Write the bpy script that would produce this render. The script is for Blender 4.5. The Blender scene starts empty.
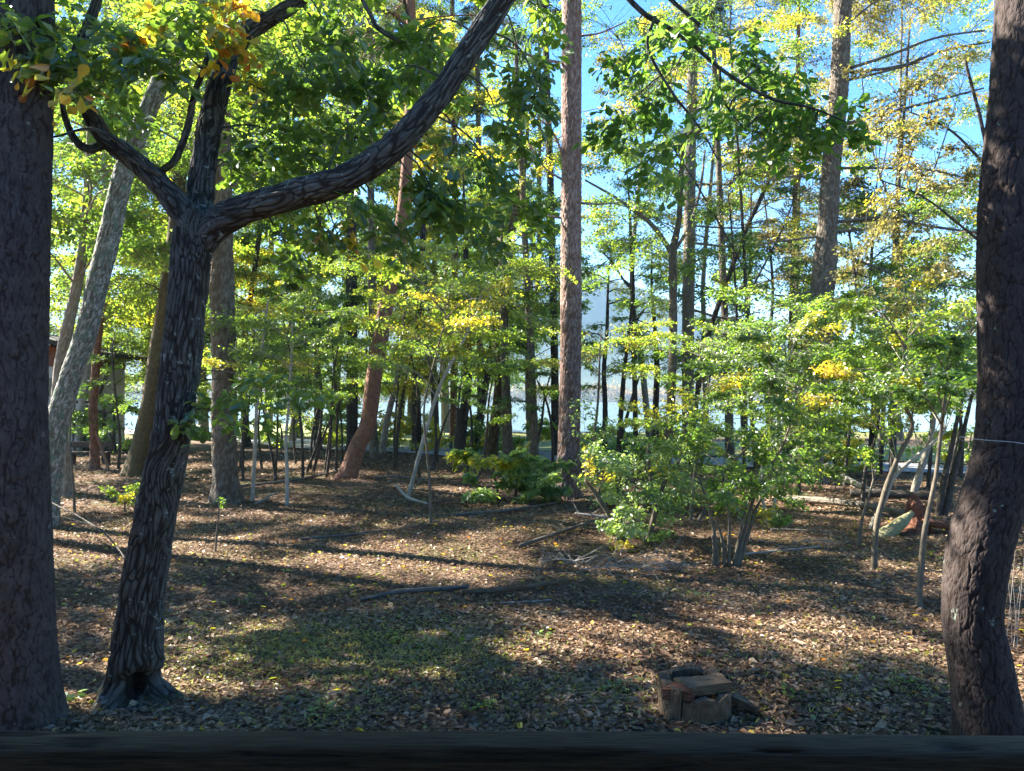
import bpy, math
import numpy as np
from mathutils import Vector

C = bpy.context.scene.collection
SC = bpy.context.scene
F, HX, HY, H = 774.0, 512.0, 400.0, 2.4       # focal length and horizon in pixels, eye height in metres

# ------------------------------------------------------------------ camera, sky, sun, exposure
cam_d = bpy.data.cameras.new('camera')
cam = bpy.data.objects.new('camera', cam_d)
C.objects.link(cam)
cam.location = (0, 0, H)
cam.rotation_euler = (math.radians(90), 0, 0)
cam_d.sensor_width = 36
cam_d.lens = 36 * F / 1024
cam_d.shift_y = 14.5 / 1024
cam_d.clip_start = 0.05
cam_d.clip_end = 20000
SC.camera = cam

SUN_EL, SUN_AZ = math.radians(39), math.radians(-63)      # azimuth clockwise from +Y
world = bpy.data.worlds.new('World')
SC.world = world
world.use_nodes = True
wn, wl = world.node_tree.nodes, world.node_tree.links
bg = wn['Background']
sky = wn.new('ShaderNodeTexSky')
sky.sky_type = 'NISHITA'
sky.sun_disc = False
sky.sun_elevation = SUN_EL
sky.sun_rotation = SUN_AZ
sky.air_density = 1.0
sky.dust_density = 0.3
sky.ozone_density = 2.5
hs_ = wn.new('ShaderNodeHueSaturation'); hs_.inputs['Saturation'].default_value = 1.42; hs_.inputs['Hue'].default_value = .508
wl.new(sky.outputs[0], hs_.inputs['Color']); wl.new(hs_.outputs[0], bg.inputs[0])
bg.inputs[1].default_value = 0.05

sun_d = bpy.data.lights.new('sun', 'SUN')
sun = bpy.data.objects.new('sun', sun_d)
C.objects.link(sun)
S = Vector((math.sin(SUN_AZ) * math.cos(SUN_EL), math.cos(SUN_AZ) * math.cos(SUN_EL), math.sin(SUN_EL)))
sun.rotation_euler = S.to_track_quat('Z', 'Y').to_euler()
sun_d.energy = 5.0
sun_d.angle = math.radians(0.53)
sun_d.color = (1.0, 0.93, 0.82)
SC.view_settings.view_transform = 'Standard'
SC.view_settings.look = 'None'
SC.view_settings.gamma = 1
SC.view_settings.exposure = 3.0
SC.cycles.use_denoising = True
SC.cycles.max_bounces = 8
SC.cycles.diffuse_bounces = 4
SC.cycles.transmission_bounces = 5
SC.cycles.transparent_max_bounces = 4
SC.cycles.volume_bounces = 0
SC.cycles.sample_clamp_indirect = 8

rng = np.random.default_rng(11)

# ------------------------------------------------------------------ noise helpers
def _h(ix, iy, iz, k=0):
    n = (ix.astype(np.int64) * 374761393 + iy.astype(np.int64) * 668265263 + iz.astype(np.int64) * 2147483647 + k * 974634777) & 0xFFFFFFFF
    n = ((n ^ (n >> 13)) * 1274126177) & 0xFFFFFFFF
    n = ((n ^ (n >> 16)) * 2246822519) & 0xFFFFFFFF
    return ((n ^ (n >> 15)) & 0xFFFFFF) / float(0xFFFFFF)

def noise3(p, k=0):
    i = np.floor(p); f = p - i; f = f * f * (3 - 2 * f); i = i.astype(np.int64)
    r = 0
    for dx in (0, 1):
        wx = f[:, 0] if dx else 1 - f[:, 0]
        for dy in (0, 1):
            wy = f[:, 1] if dy else 1 - f[:, 1]
            for dz in (0, 1):
                wz = f[:, 2] if dz else 1 - f[:, 2]
                r = r + wx * wy * wz * _h(i[:, 0] + dx, i[:, 1] + dy, i[:, 2] + dz, k)
    return r

def fbm(p, o=3, k=0):
    r, a, t = 0, 1.0, 0
    for j in range(o):
        r = r + a * noise3(p * 2 ** j, k + j); t += a; a *= .5
    return r / t

def worley(p, k=0):
    i = np.floor(p).astype(np.int64)
    f1 = np.full(len(p), 9.0); f2 = f1.copy(); idc = np.zeros(len(p))
    for dx in (-1, 0, 1):
        for dy in (-1, 0, 1):
            for dz in (-1, 0, 1):
                a, b, c = i[:, 0] + dx, i[:, 1] + dy, i[:, 2] + dz
                q = np.stack([a + _h(a, b, c, k), b + _h(a, b, c, k + 1), c + _h(a, b, c, k + 2)], 1)
                d = np.sqrt(((q - p) ** 2).sum(1))
                m = d < f1
                f2 = np.where(m, f1, np.minimum(f2, d))
                idc = np.where(m, _h(a, b, c, k + 3), idc)
                f1 = np.where(m, d, f1)
    return f1, f2, idc

def sst(a, b, x):
    t = np.clip((x - a) / (b - a), 0, 1)
    return t * t * (3 - 2 * t)

def gz(x, y):
    x = np.atleast_1d(np.asarray(x, float)); y = np.atleast_1d(np.asarray(y, float))
    x, y = np.broadcast_arrays(x, y)
    p = np.stack([x / 5.0, y / 5.0, np.zeros_like(x)], -1).reshape(-1, 3)
    q = p * 5 / 1.3
    fade = np.exp(-np.maximum(np.hypot(x, y) - 40, 0) / 20).ravel()
    return (((fbm(p, 2, 5) - .5) * .22 + (fbm(q, 2, 9) - .5) * .09) * fade).reshape(x.shape)

def gz1(x, y):
    return float(gz(x, y)[0])

def at(px, py, d):
    return np.array([(px - HX) / F * d, d, H + (HY - py) / F * d])

def ground(px, d):
    x = (px - HX) / F * d
    return np.array([x, d, gz1(x, d)])

# ------------------------------------------------------------------ mesh builder
def wloc(o):
    v = np.zeros(3)
    while o is not None:
        v = v + np.array(o.location); o = o.parent
    return v

class Geo:
    def __init__(s):
        s.V = []; s.n = 0; s.Fc = []; s.B = []; s.hasb = False; s.R = []
    def add(s, V, faces, mat=0, smooth=True, bark=None, rel=None):
        V = np.asarray(V, float).reshape(-1, 3)
        for f in faces:
            f = np.asarray(f, np.int64)
            s.Fc.append((f + s.n, mat, smooth))
        s.V.append(V); s.n += len(V)
        if bark is not None: s.hasb = True
        s.B.append(bark if bark is not None else V)
        s.R.append(rel if rel is not None else np.full(len(V), .7))
    def build(s, name, mats, parent=None, origin=None):
        if s.n == 0: return None
        V = np.concatenate(s.V); 
        o = np.zeros(3) if origin is None else np.asarray(origin, float)
        me = bpy.data.meshes.new(name)
        me.vertices.add(len(V))
        me.vertices.foreach_set('co', (V - o).astype(np.float32).ravel())
        loops = np.concatenate([f.ravel() for f, m, q in s.Fc])
        tot = np.concatenate([np.full(len(f), f.shape[1], np.int64) for f, m, q in s.Fc])
        mi = np.concatenate([np.full(len(f), m, np.int64) for f, m, q in s.Fc])
        sm = np.concatenate([np.full(len(f), q, bool) for f, m, q in s.Fc])
        st = np.concatenate([[0], np.cumsum(tot)[:-1]])
        me.loops.add(len(loops)); me.loops.foreach_set('vertex_index', loops.astype(np.int32))
        me.polygons.add(len(tot)); me.polygons.foreach_set('loop_start', st.astype(np.int32))
        me.polygons.foreach_set('material_index', mi.astype(np.int32))
        me.polygons.foreach_set('use_smooth', sm)
        if s.hasb:
            a = me.attributes.new('bark', 'FLOAT_VECTOR', 'POINT')
            a.data.foreach_set('vector', np.concatenate(s.B).astype(np.float32).ravel())
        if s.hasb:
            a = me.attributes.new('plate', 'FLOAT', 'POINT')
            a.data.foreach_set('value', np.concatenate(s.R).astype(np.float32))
        for m in (mats if isinstance(mats, (list, tuple)) else [mats]): me.materials.append(m)
        me.update(calc_edges=True)
        ob = bpy.data.objects.new(name, me)
        C.objects.link(ob)
        if parent is not None:
            ob.parent = parent
            ob.location = o - wloc(parent)
        else:
            ob.location = o
        return ob

def smooth_path(P, W, step, extra=None):
    P = np.asarray(P, float); W = np.asarray(W, float)
    n = len(P)
    E = np.vstack([2 * P[0] - P[1], P, 2 * P[-1] - P[-2]]); We = np.concatenate([[W[0]], W, [W[-1]]])
    out, ow = [], []
    for i in range(n - 1):
        p0, p1, p2, p3 = E[i:i + 4]
        L = np.linalg.norm(p2 - p1); st = step(p1) if callable(step) else step
        k = max(1, int(math.ceil(L / st)))
        t = (np.arange(k) / k)[:, None]
        out.append(.5 * (2 * p1 + (p2 - p0) * t + (2 * p0 - 5 * p1 + 4 * p2 - p3) * t ** 2 + (3 * p1 - p0 - 3 * p2 + p3) * t ** 3))
        t = t[:, 0]; tt = t * t * (3 - 2 * t)
        ow.append(We[i + 1] * (1 - tt) + We[i + 2] * tt)
    out.append(P[-1:]); ow.append(W[-1:])
    return np.concatenate(out), np.concatenate(ow)

def tube(geo, P, R, nseg=8, mat=0, step=.25, style=None, amp=.01, flare=None, seed=0, cap=True, wob=0.0, psc=(1, 1, 1)):
    P, R = smooth_path(P, R, step)
    n = len(P)
    T = np.gradient(P, axis=0); T /= np.linalg.norm(T, axis=1)[:, None] + 1e-9
    ref = np.array([0, 1.0, 0]) if abs(T[0][1]) < .8 else np.array([1.0, 0, 0])
    A = np.zeros_like(P); a = ref - T[0] * ref.dot(T[0]); a /= np.linalg.norm(a)
    for i in range(n):
        a = a - T[i] * a.dot(T[i]); a = a / (np.linalg.norm(a) + 1e-9); A[i] = a
    Bv = np.cross(T, A)
    s = np.concatenate([[0], np.cumsum(np.linalg.norm(np.diff(P, axis=0), axis=1))])
    th = np.arange(nseg) / nseg * 2 * np.pi
    ct, stn = np.cos(th), np.sin(th)
    r0 = float(np.median(R)); rel = np.full(n * nseg, .7)
    bk = np.stack([np.broadcast_to(ct * r0, (n, nseg)), np.broadcast_to(stn * r0, (n, nseg)), np.broadcast_to(s[:, None], (n, nseg))], -1).reshape(-1, 3) + np.array([seed * 3.7, seed * 1.3, 0])
    rad = np.repeat(R[:, None], nseg, 1)
    if flare:
        fl, fh, kk = flare
        ph = seed * 1.7
        lobes = 1 + .55 * np.cos(kk * th + ph) + .3 * np.cos((kk + 2) * th + 2.1 * ph)
        rad = rad * (1 + fl * np.exp(-s / fh)[:, None] * np.maximum(lobes, .15)[None])
    if wob:
        rad = rad * (1 + wob * (fbm(bk / max(r0, .01) * np.array([.9, .9, .35]), 2, 31).reshape(n, nseg) - .5) * 2)
    if style == 'plate':
        q = bk + (np.stack([noise3(bk * 14, 51), noise3(bk * 14, 52), noise3(bk * 9, 53)], 1) - .5) * np.array([.06, .06, .14]) + (np.stack([noise3(bk * np.array([55, 55, 38.]), 61), noise3(bk * np.array([55, 55, 38.]), 62), noise3(bk * 45, 63)], 1) - .5) * np.array([.012, .012, .02])
        f1, f2, cid = worley(q * np.array([26, 26, 10.0]) * psc, 3)
        g1, g2, gid = worley(q * np.array([62, 62, 22.]) * psc + 7, 13)
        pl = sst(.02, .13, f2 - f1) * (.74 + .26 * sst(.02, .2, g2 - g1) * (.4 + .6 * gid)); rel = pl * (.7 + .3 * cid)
        dd = pl * (.75 + .4 * cid) + .28 * fbm(bk * np.array([60, 60, 30.]), 2, 8) + .12 * np.floor(4 * noise3(q * np.array([30, 30, 22.]), 14)) / 4
        rad = rad + amp * (dd.reshape(n, nseg) - .6)
    elif style == 'furrow':
        q = bk + (np.stack([noise3(bk * np.array([7, 7, 3.]), 51), noise3(bk * np.array([7, 7, 3.]), 52), noise3(bk * 6, 53)], 1) - .5) * np.array([.13, .13, .22])
        f1, f2, cid = worley(q * np.array([34, 34, 3.6]) * psc, 3)
        g1, g2, gid = worley(q * np.array([85, 85, 12.]) * psc + 7, 13)
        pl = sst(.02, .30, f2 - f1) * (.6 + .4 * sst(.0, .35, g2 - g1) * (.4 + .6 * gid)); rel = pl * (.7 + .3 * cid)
        dd = pl * (.6 + .8 * cid) + .35 * fbm(bk * np.array([70, 70, 18.]), 2, 8)
        rad = rad + amp * (dd.reshape(n, nseg) - .6)
    V = P[:, None, :] + rad[..., None] * (ct[None, :, None] * A[:, None, :] + stn[None, :, None] * Bv[:, None, :])
    V = V.reshape(-1, 3)
    i = np.arange(n - 1)[:, None] * nseg; j = np.arange(nseg)[None]; j2 = (j + 1) % nseg
    Fq = np.stack([i + j, i + j2, i + nseg + j2, i + nseg + j], -1).reshape(-1, 4)
    faces = [Fq]
    if cap:
        V = np.vstack([V, P[0], P[-1]]); bk = np.vstack([bk, bk[0], bk[-1]]); rel = np.append(rel, [.7, .7])
        k = np.arange(nseg); k2 = (k + 1) % nseg
        faces.append(np.stack([k2, k, np.full(nseg, n * nseg)], -1))
        faces.append(np.stack([(n - 1) * nseg + k, (n - 1) * nseg + k2, np.full(nseg, n * nseg + 1)], -1))
    geo.add(V, faces, mat, True, bk, rel)
    return P, R

def sticks(geo, A, B, ra, rb, mat=1):
    """many straight three-sided twigs at once"""
    n = len(A)
    if n == 0: return
    D = B - A; D = D / (np.linalg.norm(D, axis=1)[:, None] + 1e-9)
    ref = np.where(np.abs(D[:, 2:3]) < .9, np.array([[0, 0, 1.0]]), np.array([[1.0, 0, 0]]))
    U = np.cross(D, ref); U /= np.linalg.norm(U, axis=1)[:, None] + 1e-9
    W = np.cross(D, U)
    V = []
    ra = np.broadcast_to(ra, (n,)); rb = np.broadcast_to(rb, (n,))
    for base, r in ((A, ra), (B, rb)):
        for k in range(3):
            t = k * 2.0944
            V.append(base + r[:, None] * (math.cos(t) * U + math.sin(t) * W))
    V = np.stack(V, 1).reshape(-1, 3)
    o = np.arange(n)[:, None] * 6
    Fq = np.concatenate([o + np.array([k, (k + 1) % 3, 3 + (k + 1) % 3, 3 + k]) for k in range(3)])
    geo.add(V, [Fq], mat, True)

# ------------------------------------------------------------------ leaves
def _half(pts):
    """mirror an outline (u,v) to a leaf of two faces folded along the midrib"""
    u = np.array([p[0] for p in pts]); v = np.array([p[1] for p in pts])
    n = len(pts)
    V = [(a, b, .35 * b - .12 * a * a) for a, b in zip(u, v)] + [(a, -b, .35 * b - .12 * a * a) for a, b in zip(u[1:-1], v[1:-1])]
    right = list(range(n)); left = [0] + list(range(n, n + n - 2)) + [n - 1]
    return np.array(V), [np.array(right), np.array(left[::-1])]
LEAF = {
    'dia': (np.array([(0, 0, 0), (.5, .30, .09), (1, 0, -.05), (.5, -.30, .09)]), [np.array([0, 1, 2]), np.array([0, 2, 3])]),
    'needle': (np.array([(0, 0, 0), (.5, .08, .02), (1, 0, -.05), (.5, -.08, .02)]), [np.array([0, 1, 2]), np.array([0, 2, 3])]),
    'oval': _half([(0, 0), (.25, .22), (.6, .29), (.85, .15), (1, 0)]),
    'oak': _half([(0, 0), (.1, .035), (.28, .12), (.33, .105), (.44, .20), (.49, .175), (.6, .27), (.65, .24), (.76, .28), (.8, .235), (.9, .18), (.93, .12), (1, 0)]),
    'maple': _half([(0, 0), (.12, .05), (-.02, .30), (.18, .25), (.30, .52), (.42, .30), (.62, .44), (.62, .18), (1, 0)]),
}
def leaves(geo, P, D, N, L, shape, mat=0):
    n = len(P)
    if n == 0: return
    D = D / (np.linalg.norm(D, axis=1)[:, None] + 1e-9)
    N = N - D * (N * D).sum(1)[:, None]; N = N / (np.linalg.norm(N, axis=1)[:, None] + 1e-9)
    Sd = np.cross(N, D)
    T, Fs = LEAF[shape]
    k = len(T)
    L = np.broadcast_to(L, (n,))[:, None, None]
    V = P[:, None] + L * (T[None, :, 0:1] * D[:, None] + T[None, :, 1:2] * Sd[:, None] + T[None, :, 2:3] * N[:, None])
    o = np.arange(n)[:, None] * k
    geo.add(V.reshape(-1, 3), [o + f[None] for f in Fs], mat, False)

def unit(v): return v / (np.linalg.norm(v, axis=-1, keepdims=True) + 1e-9)

DENS, LSZ = 2.7, 1.06
def pad(geo, attach, c, r, nleaf, L, shape='dia', wr=.02, bough=True, up=None, droop=.18, spread=1.0, clump=False, mat=0, thick=.5):
    """one leafy bough: a limb from attach to c, side twigs in a near-level plane, leaves along them"""
    attach = np.asarray(attach, float); c = np.asarray(c, float)
    nleaf = int(nleaf * DENS); L = L * LSZ
    d = c - attach; dist = np.linalg.norm(d) + 1e-6
    h = np.array([d[0], d[1], d[2] * .35]); 
    if np.linalg.norm(h) < .1: h = np.array([rng.normal(), rng.normal(), 0])
    ax = unit(h)
    up = unit(np.array([rng.normal(0, .30), rng.normal(0, .30), 1.0])) if up is None else unit(np.asarray(up, float))
    sd = unit(np.cross(up, ax)); 
    tip = c + ax * r * .85 - np.array([0, 0, droop * r * .6])
    st = c - ax * min(r * .8, dist * .8)
    if bough:
        mid = attach + d * .45 + np.array([0, 0, .10 * dist]) + rng.normal(0, .05 * dist, 3)
        tube(geo, [attach, mid, c, tip], [wr, wr * .75, wr * .45, wr * .12], 5, 1, step=max(.15, dist / 6), wob=.2, seed=rng.integers(99), cap=False)
    nt = max(5, int(nleaf / (9 if not clump else 12)))
    t = rng.random(nt)
    s0 = st + (tip - st) * t[:, None]; s0[:, 2] += -droop * r * .3 * (t - .4) ** 2
    sign = np.where(rng.random(nt) < .5, -1, 1.0)
    ang = np.radians(rng.uniform(18, 82, nt)) * sign
    ln = r * spread * rng.uniform(.35, 1.0, nt) * (1.05 - .55 * t)
    td = ax * np.cos(ang)[:, None] + sd * np.sin(ang)[:, None] + up * rng.normal(.02, .34 * thick + .06, nt)[:, None]
    td = unit(td)
    # secondary offset so that twigs fill a layer with some depth
    e = s0 + td * ln[:, None] + np.array([0, 0, -1]) * (droop * ln)[:, None]
    sticks(geo, s0, e, wr * .22 + .0012, .0015, 1)
    m = max(3, int(round(nleaf / nt)))
    if clump:
        # whorls of leaves near the ends of twigs (oak)
        tt = np.where(rng.random((nt, m)) < .72, rng.uniform(.86, 1.0, (nt, m)), rng.uniform(.3, .86, (nt, m)))
    else:
        tt = np.clip((np.arange(m)[None] + rng.random((nt, m))) / m, 0, 1) * .9 + .12
    pos = s0[:, None] + td[:, None] * (ln[:, None] * tt)[..., None]
    pos[..., 2] -= (droop * ln)[:, None] * tt ** 2
    k = nt * m
    pos = pos.reshape(-1, 3) + rng.normal(0, .012 + .02 * thick, (k, 3)) * (1 + r * .4)
    tdx = np.repeat(td, m, 0)
    side = unit(np.cross(up, tdx))
    a = np.radians(rng.uniform(20, 85, k) if not clump else rng.uniform(-150, 150, k)) * np.where(np.tile(np.arange(m) % 2, nt) == 0, 1, -1)
    ld = tdx * np.cos(a)[:, None] + side * np.sin(a)[:, None] + np.array([0, 0, 1.0]) * rng.normal(-.45, .38, k)[:, None]
    nn = up * .75 + rng.normal(0, .55, (k, 3))
    leaves(geo, pos, ld, nn, L * rng.uniform(.45, 1.25, k), shape, mat)

def near_pt(path, c):
    """where on a trunk a bough towards c leaves it"""
    hd = np.hypot(path[:, 0] - c[0], path[:, 1] - c[1])
    want = c[2] - .35 * hd
    return path[np.argmin(np.abs(path[:, 2] - want) + .15 * hd)]

# ------------------------------------------------------------------ materials
def nt_new(name):
    m = bpy.data.materials.new(name); m.use_nodes = True
    n, l = m.node_tree.nodes, m.node_tree.links
    return m, n, l, n['Principled BSDF'], n['Material Output']

def ramp(n, stops, interp='LINEAR'):
    r = n.new('ShaderNodeValToRGB'); r.color_ramp.interpolation = interp
    e = r.color_ramp.elements
    while len(e) > 1: e.remove(e[-1])
    e[0].position = stops[0][0]; e[0].color = (*stops[0][1], 1)
    for p, c in stops[1:]:
        x = e.new(p); x.color = (*c, 1)
    return r

def tex_noise(n, l, vec, scale, detail=3, rough=.55, dist=0.0):
    t = n.new('ShaderNodeTexNoise'); t.inputs['Scale'].default_value = scale; t.inputs['Detail'].default_value = detail
    t.inputs['Roughness'].default_value = rough; t.inputs['Distortion'].default_value = dist
    if vec is not None: l.new(vec, t.inputs['Vector'])
    return t

def mixc(n, l, fac, a, b):
    m = n.new('ShaderNodeMix'); m.data_type = 'RGBA'
    for s, v in ((m.inputs[0], fac), (m.inputs[6], a), (m.inputs[7], b)):
        if isinstance(v, (int, float)): s.default_value = v
        elif isinstance(v, tuple): s.default_value = (*v, 1)
        else: l.new(v, s)
    return m.outputs[2]

def bark_mat(name, c1, c2, sx=30, sz=7, bump=.6, bdist=.02, lichen=None, lamt=.5, lscale=7, moss=None, mossh=.5, rough=.9):
    m, n, l, bs, out = nt_new(name)
    at_ = n.new('ShaderNodeAttribute'); at_.attribute_name = 'bark'
    mp = n.new('ShaderNodeMapping'); mp.inputs['Scale'].default_value = (sx, sx, sz); l.new(at_.outputs['Vector'], mp.inputs['Vector'])
    n1 = tex_noise(n, l, at_.outputs['Vector'], 9, 4, .6)
    n2 = tex_noise(n, l, mp.outputs[0], 1.6, 5, .65)
    r = ramp(n, [(.3, c1), (.5, tuple((a + b) / 2 for a, b in zip(c1, c2))), (.72, c2)]); l.new(n2.outputs[0], r.inputs[0])
    col = r.outputs[0]
    big = ramp(n, [(.35, tuple(x * .75 for x in c1)), (.65, c2)]); l.new(n1.outputs[0], big.inputs[0])
    col = mixc(n, l, .4, col, big.outputs[0])
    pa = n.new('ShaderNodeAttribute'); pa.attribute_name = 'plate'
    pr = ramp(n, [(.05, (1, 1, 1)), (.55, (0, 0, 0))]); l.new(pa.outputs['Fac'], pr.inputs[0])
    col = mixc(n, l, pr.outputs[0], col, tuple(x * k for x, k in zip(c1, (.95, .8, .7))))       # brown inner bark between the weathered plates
    if lichen:
        ln = tex_noise(n, l, at_.outputs['Vector'], lscale, 6, .7)
        lr = ramp(n, [(.5 + .22 * (1 - lamt), (0, 0, 0)), (.55 + .22 * (1 - lamt), (1, 1, 1))]); l.new(ln.outputs[0], lr.inputs[0])
        col = mixc(n, l, lr.outputs[0], col, lichen)
    if moss:
        sp = n.new('ShaderNodeSeparateXYZ'); l.new(at_.outputs['Vector'], sp.inputs[0])
        mn = tex_noise(n, l, at_.outputs['Vector'], 10, 4)
        ad = n.new('ShaderNodeMath'); ad.operation = 'MULTIPLY_ADD'; l.new(mn.outputs[0], ad.inputs[0]); ad.inputs[1].default_value = mossh * 1.6; ad.inputs[2].default_value = -mossh * .3
        gt = n.new('ShaderNodeMath'); gt.operation = 'SUBTRACT'; l.new(ad.outputs[0], gt.inputs[0]); l.new(sp.outputs[2], gt.inputs[1])
        cl = n.new('ShaderNodeMath'); cl.operation = 'MULTIPLY'; cl.use_clamp = True; l.new(gt.outputs[0], cl.inputs[0]); cl.inputs[1].default_value = 5
        col = mixc(n, l, cl.outputs[0], col, moss)
    l.new(col, bs.inputs['Base Color'])
    bs.inputs['Roughness'].default_value = rough
    bs.inputs['Specular IOR Level'].default_value = .25
    v = n.new('ShaderNodeTexVoronoi'); v.feature = 'DISTANCE_TO_EDGE'; v.inputs['Scale'].default_value = 1
    dm = mixc(n, l, .35, mp.outputs[0], n2.outputs[1]); l.new(mp.outputs[0], v.inputs['Vector'])
    vm = n.new('ShaderNodeMath'); vm.operation = 'MINIMUM'; l.new(v.outputs[0], vm.inputs[0]); vm.inputs[1].default_value = .22
    ad2 = n.new('ShaderNodeMath'); ad2.operation = 'MULTIPLY_ADD'; l.new(n2.outputs[0], ad2.inputs[0]); ad2.inputs[1].default_value = .35; l.new(vm.outputs[0], ad2.inputs[2])
    b = n.new('ShaderNodeBump'); b.inputs['Strength'].default_value = bump; b.inputs['Distance'].default_value = bdist * 4
    l.new(ad2.outputs[0], b.inputs['Height']); l.new(b.outputs[0], bs.inputs['Normal'])
    return m

def leaf_mat(name, cols, trans=.5, glow=2.1, gloss=.06, nscale=.6, warm=(1.15, 1.1, .6)):
    """leaves: each leaf picks a colour from the list; light passes through them"""
    m, n, l, bs, out = nt_new(name)
    n.remove(bs)
    g = n.new('ShaderNodeNewGeometry')
    tc = n.new('ShaderNodeTexCoord')
    no = tex_noise(n, l, tc.outputs['Object'], nscale, 2)
    ad = n.new('ShaderNodeMath'); ad.operation = 'MULTIPLY_ADD'; l.new(g.outputs['Random Per Island'], ad.inputs[0]); ad.inputs[1].default_value = .62
    mu = n.new('ShaderNodeMath'); mu.operation = 'MULTIPLY_ADD'; l.new(no.outputs[0], mu.inputs[0]); mu.inputs[1].default_value = 1.5; mu.inputs[2].default_value = -.56
    l.new(mu.outputs[0], ad.inputs[2])
    k = len(cols)
    r = ramp(n, [(i / (k - 1), c) for i, c in enumerate(cols)]); l.new(ad.outputs[0], r.inputs[0])
    df = n.new('ShaderNodeBsdfDiffuse'); l.new(r.outputs[0], df.inputs[0])
    tl = n.new('ShaderNodeBsdfTranslucent')
    vm = n.new('ShaderNodeVectorMath'); vm.operation = 'MULTIPLY'; l.new(r.outputs[0], vm.inputs[0]); vm.inputs[1].default_value = tuple(1.55 * glow * w for w in warm)
    l.new(vm.outputs[0], tl.inputs[0])
    mx = n.new('ShaderNodeMixShader'); mx.inputs[0].default_value = min(trans * 1.15, .62); l.new(df.outputs[0], mx.inputs[1]); l.new(tl.outputs[0], mx.inputs[2])
    gl = n.new('ShaderNodeBsdfGlossy'); gl.inputs['Roughness'].default_value = .38; gl.inputs[0].default_value = (.9, .95, 1, 1)
    m2 = n.new('ShaderNodeMixShader'); m2.inputs[0].default_value = gloss; l.new(mx.outputs[0], m2.inputs[1]); l.new(gl.outputs[0], m2.inputs[2])
    l.new(m2.outputs[0], out.inputs[0])
    return m

def plain(name, c1, c2, scale=8, rough=.85, bump=.2, stretch=(1, 1, 1), coord='Object', spec=.3):
    m, n, l, bs, out = nt_new(name)
    tc = n.new('ShaderNodeTexCoord'); mp = n.new('ShaderNodeMapping'); mp.inputs['Scale'].default_value = stretch
    l.new(tc.outputs[coord], mp.inputs[0])
    t = tex_noise(n, l, mp.outputs[0], scale, 6, .62)
    r = ramp(n, [(.3, c1), (.7, c2)]); l.new(t.outputs[0], r.inputs[0]); l.new(r.outputs[0], bs.inputs['Base Color'])
    b = n.new('ShaderNodeBump'); b.inputs['Strength'].default_value = bump; b.inputs['Distance'].default_value = .02
    l.new(t.outputs[0], b.inputs['Height']); l.new(b.outputs[0], bs.inputs['Normal'])
    bs.inputs['Roughness'].default_value = rough; bs.inputs['Specular IOR Level'].default_value = spec
    return m

M = {}
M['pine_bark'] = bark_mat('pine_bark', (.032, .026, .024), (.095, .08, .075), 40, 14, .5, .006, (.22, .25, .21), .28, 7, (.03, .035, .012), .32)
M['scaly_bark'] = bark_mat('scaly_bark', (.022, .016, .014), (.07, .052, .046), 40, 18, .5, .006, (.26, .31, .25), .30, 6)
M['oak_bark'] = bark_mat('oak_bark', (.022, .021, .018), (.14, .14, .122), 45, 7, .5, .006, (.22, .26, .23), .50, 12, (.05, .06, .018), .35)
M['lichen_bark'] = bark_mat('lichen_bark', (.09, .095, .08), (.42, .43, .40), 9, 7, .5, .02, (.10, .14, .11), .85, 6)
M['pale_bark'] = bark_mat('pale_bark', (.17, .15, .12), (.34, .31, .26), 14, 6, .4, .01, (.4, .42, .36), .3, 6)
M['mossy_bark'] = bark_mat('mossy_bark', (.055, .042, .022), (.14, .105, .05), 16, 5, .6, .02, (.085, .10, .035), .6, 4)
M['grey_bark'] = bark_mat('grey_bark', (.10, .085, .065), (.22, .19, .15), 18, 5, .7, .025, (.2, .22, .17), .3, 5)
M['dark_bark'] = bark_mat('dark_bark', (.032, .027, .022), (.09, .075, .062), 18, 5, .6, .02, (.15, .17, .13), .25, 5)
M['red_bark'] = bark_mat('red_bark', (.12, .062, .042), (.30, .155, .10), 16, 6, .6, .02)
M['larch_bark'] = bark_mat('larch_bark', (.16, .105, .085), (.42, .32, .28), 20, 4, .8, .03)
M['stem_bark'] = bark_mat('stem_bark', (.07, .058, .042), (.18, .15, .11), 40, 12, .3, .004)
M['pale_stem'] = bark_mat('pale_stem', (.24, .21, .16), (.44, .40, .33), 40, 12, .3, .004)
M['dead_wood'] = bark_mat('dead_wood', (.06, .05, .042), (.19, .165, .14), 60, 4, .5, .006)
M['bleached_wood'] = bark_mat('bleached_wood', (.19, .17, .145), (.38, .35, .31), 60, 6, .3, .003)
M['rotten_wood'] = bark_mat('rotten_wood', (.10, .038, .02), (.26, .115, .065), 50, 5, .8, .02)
M['rot_dark'] = bark_mat('rot_dark', (.006, .005, .004), (.028, .02, .014), 40, 20, .8, .02)  # near-black wood, the shade inside hollows put into the colour
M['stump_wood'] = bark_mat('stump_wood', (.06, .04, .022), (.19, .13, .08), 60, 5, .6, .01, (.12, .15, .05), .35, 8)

G_ = (.045, .085, .014); GD = (.028, .06, .013); GL = (.085, .13, .02); GY = (.17, .19, .022); YE = (.34, .27, .025); OR = (.33, .13, .02); BR = (.16, .07, .03); BG = (.04, .085, .03)
M['oak_leaf'] = leaf_mat('oak_leaf', [GD, G_, (.06, .10, .018), G_, GL, GY], .5, 2.3, .07, .9)
M['oak_deep_leaf'] = leaf_mat('oak_deep_leaf', [(.024, .052, .011), (.035, .075, .014), (.045, .09, .017), (.06, .105, .018), GL], .53, 2.4, .03, .9)  # darker copy of the oak leaf, with the bough's shade in its colour
M['oak_gold_leaf'] = leaf_mat('oak_gold_leaf', [G_, GL, GY, YE, OR, (.25, .08, .015)], .5, 1.8, .06, 1.0)
M['green_leaf'] = leaf_mat('green_leaf', [GD, (.034, .07, .012), G_, (.065, .11, .018), GL, GY], .52, 2.4, .05, .5)
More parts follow.
